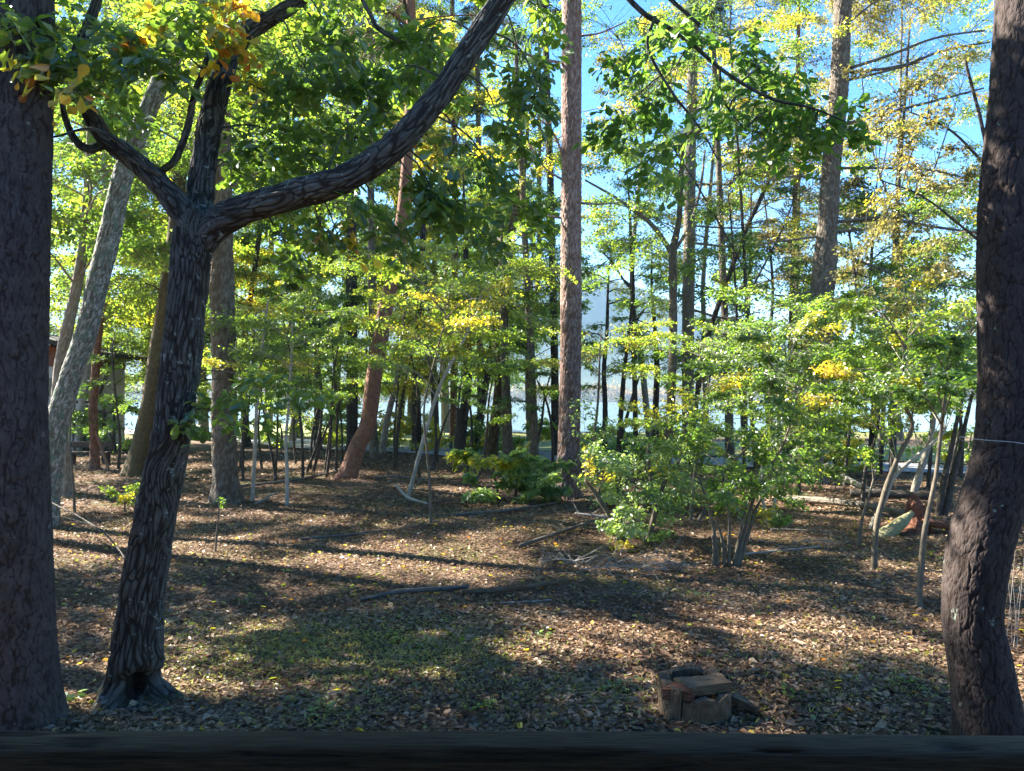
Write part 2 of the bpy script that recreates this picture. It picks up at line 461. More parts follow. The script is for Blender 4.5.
M['lime_leaf'] = leaf_mat('lime_leaf', [(.038, .075, .013), (.055, .10, .016), GL, (.125, .16, .02), (.21, .21, .025)], .55, 2.4, .05, .5)
M['yellow_leaf'] = leaf_mat('yellow_leaf', [G_, GL, GY, (.22, .22, .025), YE, (.33, .20, .02)], .52, 1.9, .05, .7)
M['pale_leaf'] = leaf_mat('pale_leaf', [(.08, .09, .035), (.11, .11, .045), (.15, .135, .05), (.2, .15, .055)], .4, 1.4, .05, .5)
M['deep_leaf'] = leaf_mat('deep_leaf', [(.022, .05, .014), (.035, .075, .018), G_, GL], .48, 2.2, .06, .5)
M['shrub_leaf'] = leaf_mat('shrub_leaf', [(.06, .10, .03), (.09, .15, .05), (.13, .20, .07), (.15, .20, .06), (.12, .17, .035)], .48, 1.9, .07, .6)
M['needle'] = leaf_mat('needle', [(.02, .04, .014), (.035, .06, .02), (.05, .075, .02)], .3, 1.6, .05, .5)
M['larch_needle'] = leaf_mat('larch_needle', [(.08, .10, .03), (.13, .13, .04), (.18, .16, .045), (.24, .18, .05)], .45, 1.8, .04, .5)
M['litter_leaf'] = leaf_mat('litter_leaf', [(.05, .03, .017), (.095, .056, .032), (.17, .105, .062), (.27, .19, .122), (.11, .056, .028), (.38, .285, .19), (.24, .15, .06)], .12, 1.2, .015, .45, (1, 1, 1))
M['grass_blade'] = leaf_mat('grass_blade', [(.06, .085, .02), (.12, .14, .04), (.19, .19, .07), (.26, .23, .11)], .4, 1.8, .04, .7)

# ------------------------------------------------------------------ tagging
def tag(o, label, cat, group=None, kind=None):
    if label: o['label'] = label
    if cat: o['category'] = cat
    if group: o['group'] = group
    if kind: o['kind'] = kind
    return o

def root(name, label, cat, loc, group=None):
    o = bpy.data.objects.new(name, None); C.objects.link(o)
    o.location = tuple(float(v) for v in loc); o.empty_display_size = .2
    return tag(o, label, cat, group)

def structure(o, kind='structure'):
    o['kind'] = kind
    return o

# ------------------------------------------------------------------ ground sheet
def spaced(lo, hi, near0, near1, fine, grow=1.16):
    a = list(np.arange(near0, near1, fine)); st = fine
    while a[-1] < hi:
        st *= grow; a.append(a[-1] + st)
    st = fine; b = []
    x = near0
    while x > lo:
        st *= grow; x -= st; b.append(x)
    return np.array(b[::-1] + a)

def ground_sheet():
    X = spaced(-1550, 1550, -12, 12, .09); Y = spaced(-30, 1680, 3.5, 22, .09)
    gx, gy = np.meshgrid(X, Y)
    z = gz(gx, gy)
    near = np.exp(-np.maximum(np.hypot(gx, gy) - 18, 0) / 6)
    p = np.stack([gx.ravel() * 5, gy.ravel() * 5, np.zeros(gx.size)], 1)
    z = z + ((fbm(p, 3, 21) - .5) * .05).reshape(z.shape) * near - .012
    V = np.stack([gx, gy, z], -1).reshape(-1, 3)
    ny, nx = gx.shape
    i = np.arange(ny - 1)[:, None] * nx + np.arange(nx - 1)[None]
    Fq = np.stack([i, i + 1, i + nx + 1, i + nx], -1).reshape(-1, 4)
    g = Geo(); g.add(V, [Fq])
    m, n, l, bs, out = nt_new('forest_soil')
    tc = n.new('ShaderNodeTexCoord'); co = tc.outputs['Object']
    a = tex_noise(n, l, co, 26, 6, .7); b = tex_noise(n, l, co, .55, 3, .6); c = tex_noise(n, l, co, 90, 3, .6)
    vo = n.new('ShaderNodeTexVoronoi'); vo.inputs['Scale'].default_value = 16; l.new(co, vo.inputs[0])
    r1 = ramp(n, [(.25, (.03, .02, .013)), (.45, (.075, .048, .032)), (.6, (.14, .095, .068)), (.8, (.22, .16, .12))]); l.new(a.outputs[0], r1.inputs[0])
    hs = n.new('ShaderNodeSeparateColor'); l.new(vo.outputs['Color'], hs.inputs[0])
    r2 = ramp(n, [(0, (.04, .025, .016)), (.4, (.11, .068, .046)), (.7, (.18, .12, .085)), (1, (.24, .17, .09))]); l.new(hs.outputs[0], r2.inputs[0])
    col = mixc(n, l, .55, r1.outputs[0], r2.outputs[0])
    gr = ramp(n, [(.5, (0, 0, 0)), (.64, (1, 1, 1))]); l.new(b.outputs[0], gr.inputs[0])
    mu = n.new('ShaderNodeMath'); mu.operation = 'MULTIPLY'; l.new(gr.outputs[0], mu.inputs[0]); mu.inputs[1].default_value = .6
    col = mixc(n, l, mu.outputs[0], col, (.07, .085, .025))
    # open fields beyond the wood
    sp = n.new('ShaderNodeSeparateXYZ'); l.new(co, sp.inputs[0])
    far = n.new('ShaderNodeMapRange'); far.inputs[1].default_value = 47; far.inputs[2].default_value = 56; l.new(sp.outputs[1], far.inputs[0])
    fr = ramp(n, [(.3, (.10, .14, .03)), (.7, (.2, .2, .07))]); l.new(tex_noise(n, l, co, .05, 4).outputs[0], fr.inputs[0])
    col = mixc(n, l, far.outputs[0], col, fr.outputs[0])
    l.new(col, bs.inputs['Base Color']); bs.inputs['Roughness'].default_value = .95; bs.inputs['Specular IOR Level'].default_value = .15
    bp = n.new('ShaderNodeBump'); bp.inputs['Strength'].default_value = .8; bp.inputs['Distance'].default_value = .05
    l.new(mixc(n, l, .5, a.outputs[0], c.outputs[0]), bp.inputs['Height']); l.new(bp.outputs[0], bs.inputs['Normal'])
    return structure(g.build('forest_floor', m))
ground_sheet()

def strip(name, mat, pts, half, lift, width_noise=.0):
    """a sheet following the ground along a polyline"""
    P, _ = smooth_path(np.array([(x, y, 0) for x, y in pts]), np.ones(len(pts)), 1.0)
    T = np.gradient(P, axis=0); T = unit(T); Nn = np.stack([-T[:, 1], T[:, 0], 0 * T[:, 0]], 1)
    k = np.linspace(-1, 1, 9)
    V = P[:, None] + Nn[:, None] * (k[None, :, None] * half)
    if width_noise:
        e = (fbm(V.reshape(-1, 3) / 1.7, 3, 4).reshape(V.shape[:2]) - .5) * width_noise * np.abs(k)[None] ** 4
        V = V + Nn[:, None] * (e * np.sign(k))[..., None]
    V[..., 2] = gz(V[..., 0], V[..., 1]) + lift
    n, w = V.shape[:2]
    i = np.arange(n - 1)[:, None] * w + np.arange(w - 1)[None]
    g = Geo(); g.add(V.reshape(-1, 3), [np.stack([i, i + 1, i + w + 1, i + w], -1).reshape(-1, 4)])
    return structure(g.build(name, mat))

M['road'] = plain('road_asphalt', (.24, .24, .25), (.34, .34, .35), 30, .9, .1)
M['meadow'] = plain('meadow_grass', (.16, .20, .06), (.30, .30, .11), 3, .95, .5)
strip('road', M['road'], [(60, 12), (34, 20.5), (18, 26), (8, 30), (-2, 35), (-14, 45), (-40, 70)], 2.2, .045)
strip('meadow', M['meadow'], [(80, 18.5), (36, 29), (20, 34.5), (10, 38), (0, 42.5), (-8, 51), (-30, 78)], 5.2, .04, .6)

def lake():
    g = Geo()
    xs = np.linspace(-1000, 1000, 120); e = 57 + 5 * (fbm(np.stack([xs / 22, xs * 0, xs * 0], 1), 3, 4) - .5)
    V = np.vstack([np.stack([xs, e, np.full(120, .035)], 1), np.stack([xs, np.full(120, 930.), np.full(120, .035)], 1)])
    i = np.arange(119); g.add(V, [np.stack([i, i + 1, i + 121, i + 120], -1)])
    m, n, l, bs, out = nt_new('lake_water')
    bs.inputs['Base Color'].default_value = (.10, .16, .18, 1); bs.inputs['Roughness'].default_value = .16; bs.inputs['IOR'].default_value = 1.33
    tc = n.new('ShaderNodeTexCoord'); mp = n.new('ShaderNodeMapping'); mp.inputs['Scale'].default_value = (.6, 1.6, 1); l.new(tc.outputs['Object'], mp.inputs[0])
    t = tex_noise(n, l, mp.outputs[0], 1.2, 3); b = n.new('ShaderNodeBump'); b.inputs['Strength'].default_value = .12; b.inputs['Distance'].default_value = .1
    l.new(t.outputs[0], b.inputs['Height']); l.new(b.outputs[0], bs.inputs['Normal'])
    structure(g.build('lake', m))
lake()

# ------------------------------------------------------------------ distant hills and haze
def hills():
    X = np.linspace(-1700, 1700, 220); Y = np.linspace(1000, 1600, 50)
    gx, gy = np.meshgrid(X, Y)
    p = np.stack([gx.ravel() / 350, gy.ravel() / 350, 0 * gx.ravel()], 1)
    prof = 125 + 105 * np.exp(-((gx + 40) / 350) ** 2) + 60 * np.exp(-((gx + 800) / 300) ** 2) - 60 * np.exp(-((gx - 650) / 250) ** 2)
    z = prof * np.exp(-((gy - 1325) / 165) ** 2) * (.72 + .5 * fbm(p, 4, 3).reshape(gx.shape)) - 3
    V = np.stack([gx, gy, z], -1).reshape(-1, 3); ny, nx = gx.shape
    i = np.arange(ny - 1)[:, None] * nx + np.arange(nx - 1)[None]
    g = Geo(); g.add(V, [np.stack([i, i + 1, i + nx + 1, i + nx], -1).reshape(-1, 4)])
    o = structure(g.build('mountain', plain('mountain_forest', (.03, .05, .025), (.07, .085, .04), .02, .95, .3)))
hills()

def woods_far():
    """autumn woods at the foot of the mountain: one mass nobody could count"""
    g = Geo(); n = 5200
    x = rng.uniform(-700, 700, n); y = rng.uniform(935, 1010, n)
    h = 9 + 16 * fbm(np.stack([x / 60, y / 60, 0 * x], 1), 2, 6)
    P = np.stack([x, y, h * rng.uniform(.2, 1, n)], 1)
    k = 14
    Q = np.repeat(P, k, 0) + rng.normal(0, 1, (n * k, 3)) * np.array([4, 4, 3.0])
    leaves(g, Q, rng.normal(0, 1, (n * k, 3)), rng.normal(0, 1, (n * k, 3)), 3.4, 'dia')
    structure(g.build('far_woods', leaf_mat('far_woods_leaf', [(.05, .07, .03), (.10, .085, .04), (.18, .12, .06), (.22, .14, .08)], .3, 1.5, .02, .02)), 'stuff')
woods_far()

def haze_box():
    g = Geo()
    x0, x1, y0, y1, z0, z1 = -1900, 1900, -60, 2000, -14.5, 265
    V = [(x, y, z) for z in (z0, z1) for y in (y0, y1) for x in (x0, x1)]
    g.add(V, [[(0, 2, 3, 1), (4, 5, 7, 6), (0, 1, 5, 4), (2, 6, 7, 3), (0, 4, 6, 2), (1, 3, 7, 5)]], 0, False)
    m = bpy.data.materials.new('haze_air'); m.use_nodes = True; n, l = m.node_tree.nodes, m.node_tree.links
    n.remove(n['Principled BSDF'])
    v = n.new('ShaderNodeVolumePrincipled'); v.inputs['Color'].default_value = (.46, .73, 1, 1); v.inputs['Density'].default_value = .00021
    v.inputs['Anisotropy'].default_value = .2
    l.new(v.outputs[0], n['Material Output'].inputs['Volume'])
    structure(g.build('haze', m), 'stuff')
HAZE = True
if HAZE: haze_box()

# ------------------------------------------------------------------ tree builders
def px_path(pts, d, top=None, base_drop=.12):
    """image-space way points (px, py, depth offset) of one trunk at depth d -> world points; the first stands on the ground"""
    P = []
    for i, p in enumerate(pts):
        dd = d + (p[2] if len(p) > 2 else 0)
        P.append(at(p[0], p[1], dd))
    b = ground(pts[0][0], d)
    P[0] = b - np.array([0, 0, base_drop])
    if top and P[-1][2] < top:
        v = unit(P[-1] - P[-2]); v[2] = max(v[2], .6); v = v * np.array([.6, .6, 1]); v = v / v[2]
        q = P[-1] + v * (top - P[-1][2])
        P += [P[-1] + (q - P[-1]) * .5 + rng.normal(0, .06, 3), q]
    return np.array(P)

def widths(w, d, n, top_n=0, taper=False):
    r = [x / 2 / F * d for x in w]
    while len(r) < n - top_n: r.append(r[-1])
    if top_n: r += [r[-1] * .7, r[-1] * .18]
    elif taper and n > 2: r = r[:n - 2] + [r[n - 2] * .7, r[n - 1] * .2]
    return r[:n]

def crown_pads(g, path, z0, z1, R, n, nleaf, L, shape='dia', fr=.45, clump=False, wr=.03, bough=True, droop=.3, rise=.3, az=None, thick=1.1):
    for i in range(n):
        z = z0 + (z1 - z0) * (i + rng.random()) / n
        k = np.argmin(np.abs(path[:, 2] - z))
        t = (z - z0) / max(z1 - z0, .1)
        Rr = R * (1 - .55 * t ** 2) * rng.uniform(.35, 1.0)
        a = rng.uniform(0, 2 * np.pi) if az is None else rng.uniform(*az)
        c = path[k] + np.array([math.cos(a) * Rr, math.sin(a) * Rr, 0]); c[2] = z
        att = path[np.argmin(np.abs(path[:, 2] - max(path[0][2] + .3, z - rise * Rr)))]
        pad(g, att, c, R * fr * rng.uniform(.75, 1.25), nleaf, L, shape, wr, bough, droop=droop, clump=clump, thick=thick)

def tree(name, label, trunk, d, w, bark, leaf=None, pads=(), top=None, crown=None, limbs=(), dead=(), group='trees of the wood',
         cat='tree', nseg=None, step=None, style=None, amp=.01, flare=(.35, .25, 3), wob=.06, L=.08, shape='dia', clump=False, part='trunk', leafpart='crown', seed=None, wr=.02, droop=.24, thick=.9, psc=(1, 1, 1)):
    if nseg is None:
        nseg, step, style, amp = 30, .09, 'furrow', max(w) / F * d * .045
        psc = tuple(q * .30 / max(w[1] / F * d, .12) for q in (1, 1, 1))
    if step is None: step = .1 if style else .25
    b = ground(trunk[0][0], d)
    r = root(name, label, cat, b, group)
    P = px_path(trunk, d, top)
    tn = len(P) - len(trunk)
    R = widths(w, d, len(P), tn, True)
    seed = seed if seed is not None else int(rng.integers(1000))
    g = Geo()
    path, _ = tube(g, P, R, nseg, 0, step, style, amp, flare, seed, wob=wob, psc=psc)
    g.build(part, [M[bark]], r, b)
    for lm in limbs:                                        # (image points, widths px)
        q = np.array([at(p[0], p[1], d + (p[2] if len(p) > 2 else 0)) for p in lm[0]])
        gl = Geo(); tube(gl, q, widths(lm[1], d, len(q)), lm[2] if len(lm) > 2 else 8, 0, .12, None, .01, None, seed + 3, wob=.12)
        gl.build('limb', [M[bark]], r, b)
    for dm in dead:
        q = np.array([at(p[0], p[1], d + (p[2] if len(p) > 2 else 0)) for p in dm[0]])
        gl = Geo(); tube(gl, q, widths(dm[1], d, len(q)), 5, 0, .2, None, .01, None, seed + 5, wob=.2)
        # bare side twigs
        for k in range(dm[2] if len(dm) > 2 else 9):
            t = rng.uniform(.15, .98); i = min(int(t * (len(q) - 1)), len(q) - 2); f = t * (len(q) - 1) - i
            s0 = q[i] * (1 - f) + q[i + 1] * f; dv = unit(q[i + 1] - q[i])
            e = s0 + dv * rng.uniform(.15, .5) + rng.normal(0, .22, 3) * np.array([1, 1, .8])
            e2 = e + (e - s0) * .5 + rng.normal(0, .12, 3)
            sticks(gl, np.array([s0, e]), np.array([e, e2]), np.array([.008, .005]) * d / 20, np.array([.005, .002]) * d / 20, 0)
        gl.build('branch', [M[bark]], r, b)
    gc = Geo()
    for p in pads:                                          # (px, py, depth offset, radius, leaves)
        c = at(p[0], p[1], d + p[2])
        pad(gc, near_pt(path, c), c, p[3], p[4], L, shape, wr, droop=droop, clump=clump, thick=thick)
    for cr in ([crown] if isinstance(crown, dict) else (crown or [])):
        kw = dict(L=L, shape=shape, clump=clump, droop=droop); kw.update(cr)
        crown_pads(gc, path, **kw)
    if gc.n: gc.build(leafpart, [M[leaf], M[bark]], r, b)
    return r, path

# ------------------------------------------------------------------ porch the picture is taken from
def box(g, x0, x1, y0, y1, z0, z1, mat=0):
    V = [(x, y, z) for z in (z0, z1) for y in (y0, y1) for x in (x0, x1)]
    g.add(V, [[(0, 2, 3, 1), (4, 5, 7, 6), (0, 1, 5, 4), (2, 6, 7, 3), (0, 4, 6, 2), (1, 3, 7, 5)]], mat, False)

def rail_beam(name, x0, x1, ya, yb, za, zb, parent, mat, seed):
    """a hewn rail with rounded corners, drying cracks and an uneven face"""
    n, k = 480, 44
    t = np.linspace(0, 1, n); th = np.linspace(0, 2 * np.pi, k, endpoint=False)
    a, b, e = .040, .048, 4.5
    cx = np.sign(np.cos(th)) * np.abs(np.cos(th)) ** (2 / e) * a; cz = np.sign(np.sin(th)) * np.abs(np.sin(th)) ** (2 / e) * b
    X = x0 + (x1 - x0) * t
    Y = ya + (yb - ya) * t; Z = za + (zb - za) * t - b
    q = np.stack([np.repeat(X * 1.6, k), np.tile(cx * 28, n), np.tile(cz * 28, n)], 1) + seed
    dsp = ((fbm(q, 3, 3) - .5) * .007).reshape(n, k)
    q2 = np.stack([np.repeat(X * 1.1, k), np.tile(cx * 90, n), np.tile(cz * 90, n)], 1) + seed
    crack = np.abs(fbm(q2, 2, 14).reshape(n, k) - .5); dsp -= .006 * np.exp(-(crack / .02) ** 2)
    endr = np.minimum(1, np.minimum(t, 1 - t) * (x1 - x0) / .03 + .8)[:, None]
    s = (1 + dsp / a) * endr
    V = np.stack([np.repeat(X[:, None], k, 1), Y[:, None] + cx[None] * s, Z[:, None] + cz[None] * s], -1).reshape(-1, 3)
    i = np.arange(n - 1)[:, None] * k; j = np.arange(k)[None]; j2 = (j + 1) % k
    g = Geo(); nn = n * k
    V = np.vstack([V, V[:k].mean(0), V[-k:].mean(0)])
    jj = np.arange(k); jj2 = (jj + 1) % k
    g.add(V, [np.stack([i + j, i + k + j, i + k + j2, i + j2], -1).reshape(-1, 4), np.stack([jj, jj2, np.full(k, nn)], -1), np.stack([nn - k + jj2, nn - k + jj, np.full(k, nn + 1)], -1)])
    return g.build(name, mat, parent)

M['rail_wood'] = plain('rail_wood', (.026, .024, .02), (.12, .11, .092), 14, .75, .35, (1.2, 26, 26))
M['porch_wood'] = plain('porch_wood', (.02, .016, .012), (.05, .04, .032), 10, .8, .3, (1, 8, 8))
def porch():
    r = root('porch_railing', 'dark weathered timber handrail running across the front of the porch', 'railing', (0, 1, 0))
    zr = H - .4150
    rail_beam('handrail', -1.6, 1.7, .955, .960, zr + .002, zr - .013, r, M['rail_wood'], 3)
    g = Geo()
    for k in range(22):
        box(g, -1.7 + k * .16, -1.7 + k * .16 + .152, .935, .957, .62, zr - .105)
    g.build('railing_boards', M['porch_wood'], r)
    for x in (-1.45, 1.45):
        g = Geo(); box(g, x - .05, x + .05, .965, 1.06, -.2, zr - .11); g.build('post', M['porch_wood'], r)
    r = root('porch', 'dark timber porch of the house with deck boards and a low overhanging roof', 'porch', (0, 0, 0))
    g = Geo()
    for k in range(26): box(g, -7, 5, -2.4 + k * .13, -2.4 + k * .13 + .122, .72, .76)
    g.build('deck', M['porch_wood'], r)
    g = Geo(); V = []
    for (y, z) in ((-3.2, 5.2), (1.95, 3.50), (1.95, 3.62), (-3.2, 5.32)):
        for x in (-7.5, 5.5): V.append((x, y, z))
    g.add(V, [[(0, 1, 3, 2), (2, 3, 5, 4), (4, 5, 7, 6), (6, 7, 1, 0), (0, 2, 4, 6), (1, 7, 5, 3)]], 0, False)
    g.build('roof', M['porch_wood'], r)  # unseen roof, added and sized to keep sun off the rail
    g = Geo(); box(g, -7, 5, -2.6, -2.42, -.2, 4.9); g.build('wall', plain('house_wall', (.10, .065, .04), (.16, .11, .07), 6, .85, .2, (1, 1, 12)), r)  # unseen back wall, added with the deck to darken the porch
porch()

# ------------------------------------------------------------------ near trees
TREES = 'trees of the wood'
def near_step(p): return .013 if p[2] < 5.9 else .2

# big pine cut by the left edge
tree('pine_tree', 'thick straight pine with grey plated bark cut off by the left edge', [(16, 722), (13, 600), (10, 400), (12, 200), (14, 0)], 5.77, [78, 70, 66, 67, 70], 'pine_bark', 'needle',
     top=17, nseg=220, step=near_step, style='plate', amp=.013, flare=(.28, .22, 5), seed=4, wob=.03, psc=(.85, .85, .36),
     crown=dict(z0=10, z1=17, R=3.0, n=26, nleaf=420, L=.16, shape='needle', fr=.35, wr=.04))

# crooked pine at the right
r, _ = tree('pine_tree', 'curved dark pine with scaly bark and a wire round it at the right edge',
     [(996, 741), (981, 669), (972, 615), (979, 548), (989, 511), (1001, 470), (1010, 400), (1012, 200), (1027, 0)], 5.5, [66, 57, 53, 58, 58, 58, 58, 58, 56], 'scaly_bark', 'needle',
     top=15, nseg=200, step=near_step, style='plate', amp=.009, psc=(.72, .72, .62), flare=(.12, .2, 3), seed=9, wob=.05,
     crown=dict(z0=9, z1=15, R=2.6, n=20, nleaf=380, L=.16, shape='needle', fr=.35, wr=.04))
M['wire'] = plain('wire', (.25, .24, .22), (.4, .38, .36), 30, .5, .1)
g = Geo()
cc = at(1002, 446, 5.5); th = np.linspace(0, 2 * np.pi, 40)
V = np.stack([cc[0] + .262 * np.cos(th), cc[1] + .262 * np.sin(th), cc[2] - .03 * np.cos(th) * 1.0 - .035 * np.cos(th - .5) + .01 * np.sin(3 * th)], 1)
tube(g, V, [.0035] * 40, 5, 0, .03, cap=False)
tag(g.build('wire_loop', M['wire'], None, V[0]), 'thin pale wire looped round the curved pine at the right', 'wire')

# forked oak
def oak():
    d = 6.3
    b = ground(133, d)
    r = root('oak_tree', 'dark forked oak leaning right with a hollow at its base and a long limb', 'tree', b, TREES)
    P = px_path([(131, 695), (136, 650), (146, 572), (159, 500), (172, 431), (182, 350), (187, 300), (192, 245), (196, 212)], d)
    W = widths([46, 44, 40, 38, 36, 36, 36, 38, 36], d, len(P))
    g = Geo()
    P, R = smooth_path(P, W, .012)
    # hollow: a real recess carved into the foot, its inside painted dark as shade
    gg = Geo(); path, _ = tube(gg, P, R, 200, 0, .5, 'furrow', .016, (1.35, .19, 3), 2, wob=.05)
    V = gg.V[0]
    hol = at(136, 692, d - .24)
    hv = (V - hol) / np.array([.24, .42, .16])
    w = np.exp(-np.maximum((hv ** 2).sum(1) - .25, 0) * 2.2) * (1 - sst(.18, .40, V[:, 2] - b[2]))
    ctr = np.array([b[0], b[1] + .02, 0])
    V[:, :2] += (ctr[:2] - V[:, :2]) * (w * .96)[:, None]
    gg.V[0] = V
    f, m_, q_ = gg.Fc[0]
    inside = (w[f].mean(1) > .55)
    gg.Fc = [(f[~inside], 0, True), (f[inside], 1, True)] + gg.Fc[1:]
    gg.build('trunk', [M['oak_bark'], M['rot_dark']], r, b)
    def limb(pts, ws, seed, fine=.013, ns=110, amp=.012):
        q = np.array([at(p[0], p[1], d + (p[2] if len(p) > 2 else 0)) for p in pts])
        gl = Geo(); pth, _ = tube(gl, q, widths(ws, d, len(q)), ns, 0, fine, 'furrow', amp, None, seed, wob=.08)
        gl.build('limb', [M['oak_bark']], r, b)
        return pth
    A = limb([(190, 262, .0), (204, 236), (226, 218, -.02), (260, 204, -.1), (300, 193, -.2), (340, 181, -.3), (374, 162, -.35), (402, 138, -.4), (432, 104, -.4), (457, 69, -.4), (480, 35, -.4), (502, 0, -.4), (530, -50, -.35)],
             [24, 31, 31, 28, 28, 27, 26, 24, 23, 22, 22, 21, 19], 5)
    B = limb([(197, 240, .05), (199, 205, .1), (203, 170, .12), (210, 125, .2), (220, 85, .25), (234, 48, .3), (256, 26, .3), (280, 13, .25), (310, -10, .2), (345, -60, .2)],
             [29, 28, 25, 24, 22, 20, 18, 15, 13, 10], 6, .015, 90)
    Cc = limb([(194, 245, -.03), (184, 214, -.05), (165, 190, -.05), (142, 167, -.05), (122, 151, -.1), (104, 137, -.1), (88, 112, -.1), (77, 84, -.1), (79, 52, -.1), (90, 20, -.1), (104, -20, -.1)],
             [26, 25, 23, 21, 19, 16, 13, 12, 10, 9, 8], 7, .015, 80)
    # bough that goes on above the frame and hangs back into it
    D_ = limb([(502, 0, -.4), (560, -28, -.5), (640, -20, -.6), (700, 25, -.7)], [12, 8, 5, 3], 8, .03, 16, .003)
    D2 = limb([(596, -38, -.5), (640, 10, -.5), (672, 30, -.4), (692, 46, -.3)], [5, 5, 4, 3], 10, .03, 12, .002)
    D3 = limb([(690, 42, -.3), (725, 72, -.35), (770, 98, -.4), (812, 108, -.4), (846, 122, -.4)], [4, 3.5, 3, 2, 1.2], 20, .03, 10, .002)
    D4 = limb([(655, 16, -.5), (648, 48, -.45), (672, 92, -.4), (700, 128, -.35), (718, 160, -.3)], [3.5, 3, 2.6, 2, 1.2], 21, .03, 10, .002)
    D5 = limb([(720, 68, -.35), (722, 98, -.2), (745, 130, -.1)], [2.5, 2, 1.2], 22, .03, 8, .002)
    E = limb([(108, 142, -.1), (90, 149, -.12), (76, 141, -.15), (66, 121, -.15), (61, 96, -.18)], [9, 8, 7, 6, 5], 12, .02, 20, .003)
    F_ = limb([(163, 170, -.02), (176, 158, -.05), (188, 126, -.05), (194, 96, -.05), (204, 68, -.05), (211, 42, -.05)], [7, 7, 7, 6, 5, 4], 13, .02, 20, .003)
    limb([(400, 42, 0), (378, 28, 0), (372, 18, 0), (352, -20, 0)], [5, 5, 4, 4], 14, .02, 16, .003)
    limb([(108, 146, -.1), (130, 158, -.2), (160, 175, -.3), (100, 131, -.4), (53, 137, -.5)], [4, 4, 3, 3, 2], 15, .03, 10, .002)
    gc = Geo()
    allp = np.vstack([A, B, Cc, D_, D2, D3, D4, D5])
    def hang(geo, px, py, dd, rr, n, L=.11, wr=.010, mat=0):
        c = at(px, py, d + dd)
        k = np.argmin(((allp - c) ** 2).sum(1))
        pad(geo, allp[k], c, rr, n, L, 'oak', wr, droop=.35, clump=True, thick=1.3, mat=mat, up=(rng.normal(0, .45), -.25 + rng.normal(0, .35), 1))
    # leaves in front of the sky, upper left and along the long limb
    for (x, y, dd, rr, n) in [(40, 20, -.6, .5, 70), (100, 60, -.3, .45, 60), (150, 40, -.3, .5, 70), (60, 70, -.5, .35, 40), (110, 100, .3, .4, 40), (200, 20, -.3, .45, 60),
                              (300, 60, .2, .5, 70), (330, 30, -.1, .5, 70), (280, 100, .3, .5, 60), (350, 80, .3, .45, 60), (250, 135, .3, .45, 60), (300, 150, .4, .5, 60), (235, 170, .3, .35, 40),
                              (420, 30, .2, .45, 60), (395, 70, .2, .35, 40), (345, 130, .3, .35, 40), (280, 235, .1, .35, 45), (320, 225, .0, .3, 36),
                              (410, 175, -.3, .4, 60), (440, 200, -.2, .45, 65), (470, 150, -.2, .4, 50), (380, 210, -.3, .35, 44), (500, 190, .1, .45, 55), (480, 230, .1, .35, 36), (520, 60, .2, .4, 50), (540, 20, .1, .45, 55),
                              (500, 120, .1, .35, 40), (545, 100, .2, .3, 30)]:
        hang(gc, x, y, dd, rr * .95, int(n * 1.1))
    # hanging bough at the top right of the centre, shade painted into its leaves
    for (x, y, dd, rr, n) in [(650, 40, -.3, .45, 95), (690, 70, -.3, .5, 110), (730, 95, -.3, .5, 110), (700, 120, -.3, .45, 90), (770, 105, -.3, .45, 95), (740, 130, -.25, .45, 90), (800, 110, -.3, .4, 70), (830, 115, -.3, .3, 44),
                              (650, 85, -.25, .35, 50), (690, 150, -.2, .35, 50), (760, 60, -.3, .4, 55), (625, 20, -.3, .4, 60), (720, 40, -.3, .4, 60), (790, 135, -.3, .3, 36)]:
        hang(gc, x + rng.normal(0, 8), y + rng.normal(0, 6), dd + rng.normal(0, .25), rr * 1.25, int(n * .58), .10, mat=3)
    # golden autumn leaves
    for (x, y, dd, rr, n) in [(30, 60, -.9, .22, 20), (75, 90, -.9, .2, 12), (150, 55, .2, .28, 30), (230, 40, -.3, .35, 36), (240, 12, -.3, .3, 26), (340, 240, .1, .22, 20), (250, 75, .3, .25, 18), (430, 140, -.2, .18, 10), (180, 20, .0, .3, 22), (110, 30, -.2, .25, 18)]:
        hang(gc, x, y, dd, rr, n, mat=2)
    # low spray in front of the trunk
    for (x, y, dd, rr, n) in [(215, 400, -.15, .3, 46), (250, 375, .1, .3, 42), (200, 425, -.2, .2, 24), (285, 385, .2, .28, 34), (240, 420, .1, .22, 22)]:
        c = at(x, y, d + dd); pad(gc, path[np.argmin(np.abs(path[:, 2] - c[2]))], c, rr, n, .085, 'oak', .006, droop=.25, clump=True, thick=1.0)
    # upper crown over the picture
    top = np.vstack([A[-1], A[-1] + (.8, .3, 1.6), A[-1] + (1.4, .5, 3.2)])
    crown_pads(gc, smooth_path(top, np.ones(3), .1)[0], z0=6.2, z1=9.5, R=2.3, n=5, nleaf=230, L=.13, shape='oval', fr=.4, clump=True, wr=.03)
    top = np.vstack([B[-1], B[-1] + (.2, .3, 1.8), B[-1] + (.3, .2, 3.6)])
    crown_pads(gc, smooth_path(top, np.ones(3), .1)[0], z0=6.0, z1=9.5, R=2.2, n=5, nleaf=230, L=.13, shape='oval', fr=.4, clump=True, wr=.03)
    top = np.vstack([Cc[-1], Cc[-1] + (-.5, .2, 1.5), Cc[-1] + (-.9, .2, 3.0)])
    crown_pads(gc, smooth_path(top, np.ones(3), .1)[0], z0=5.8, z1=9, R=2.0, n=4, nleaf=200, L=.13, shape='oval', fr=.4, clump=True, wr=.03)
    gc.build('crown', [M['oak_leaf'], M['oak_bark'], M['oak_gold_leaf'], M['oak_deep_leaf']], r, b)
oak()

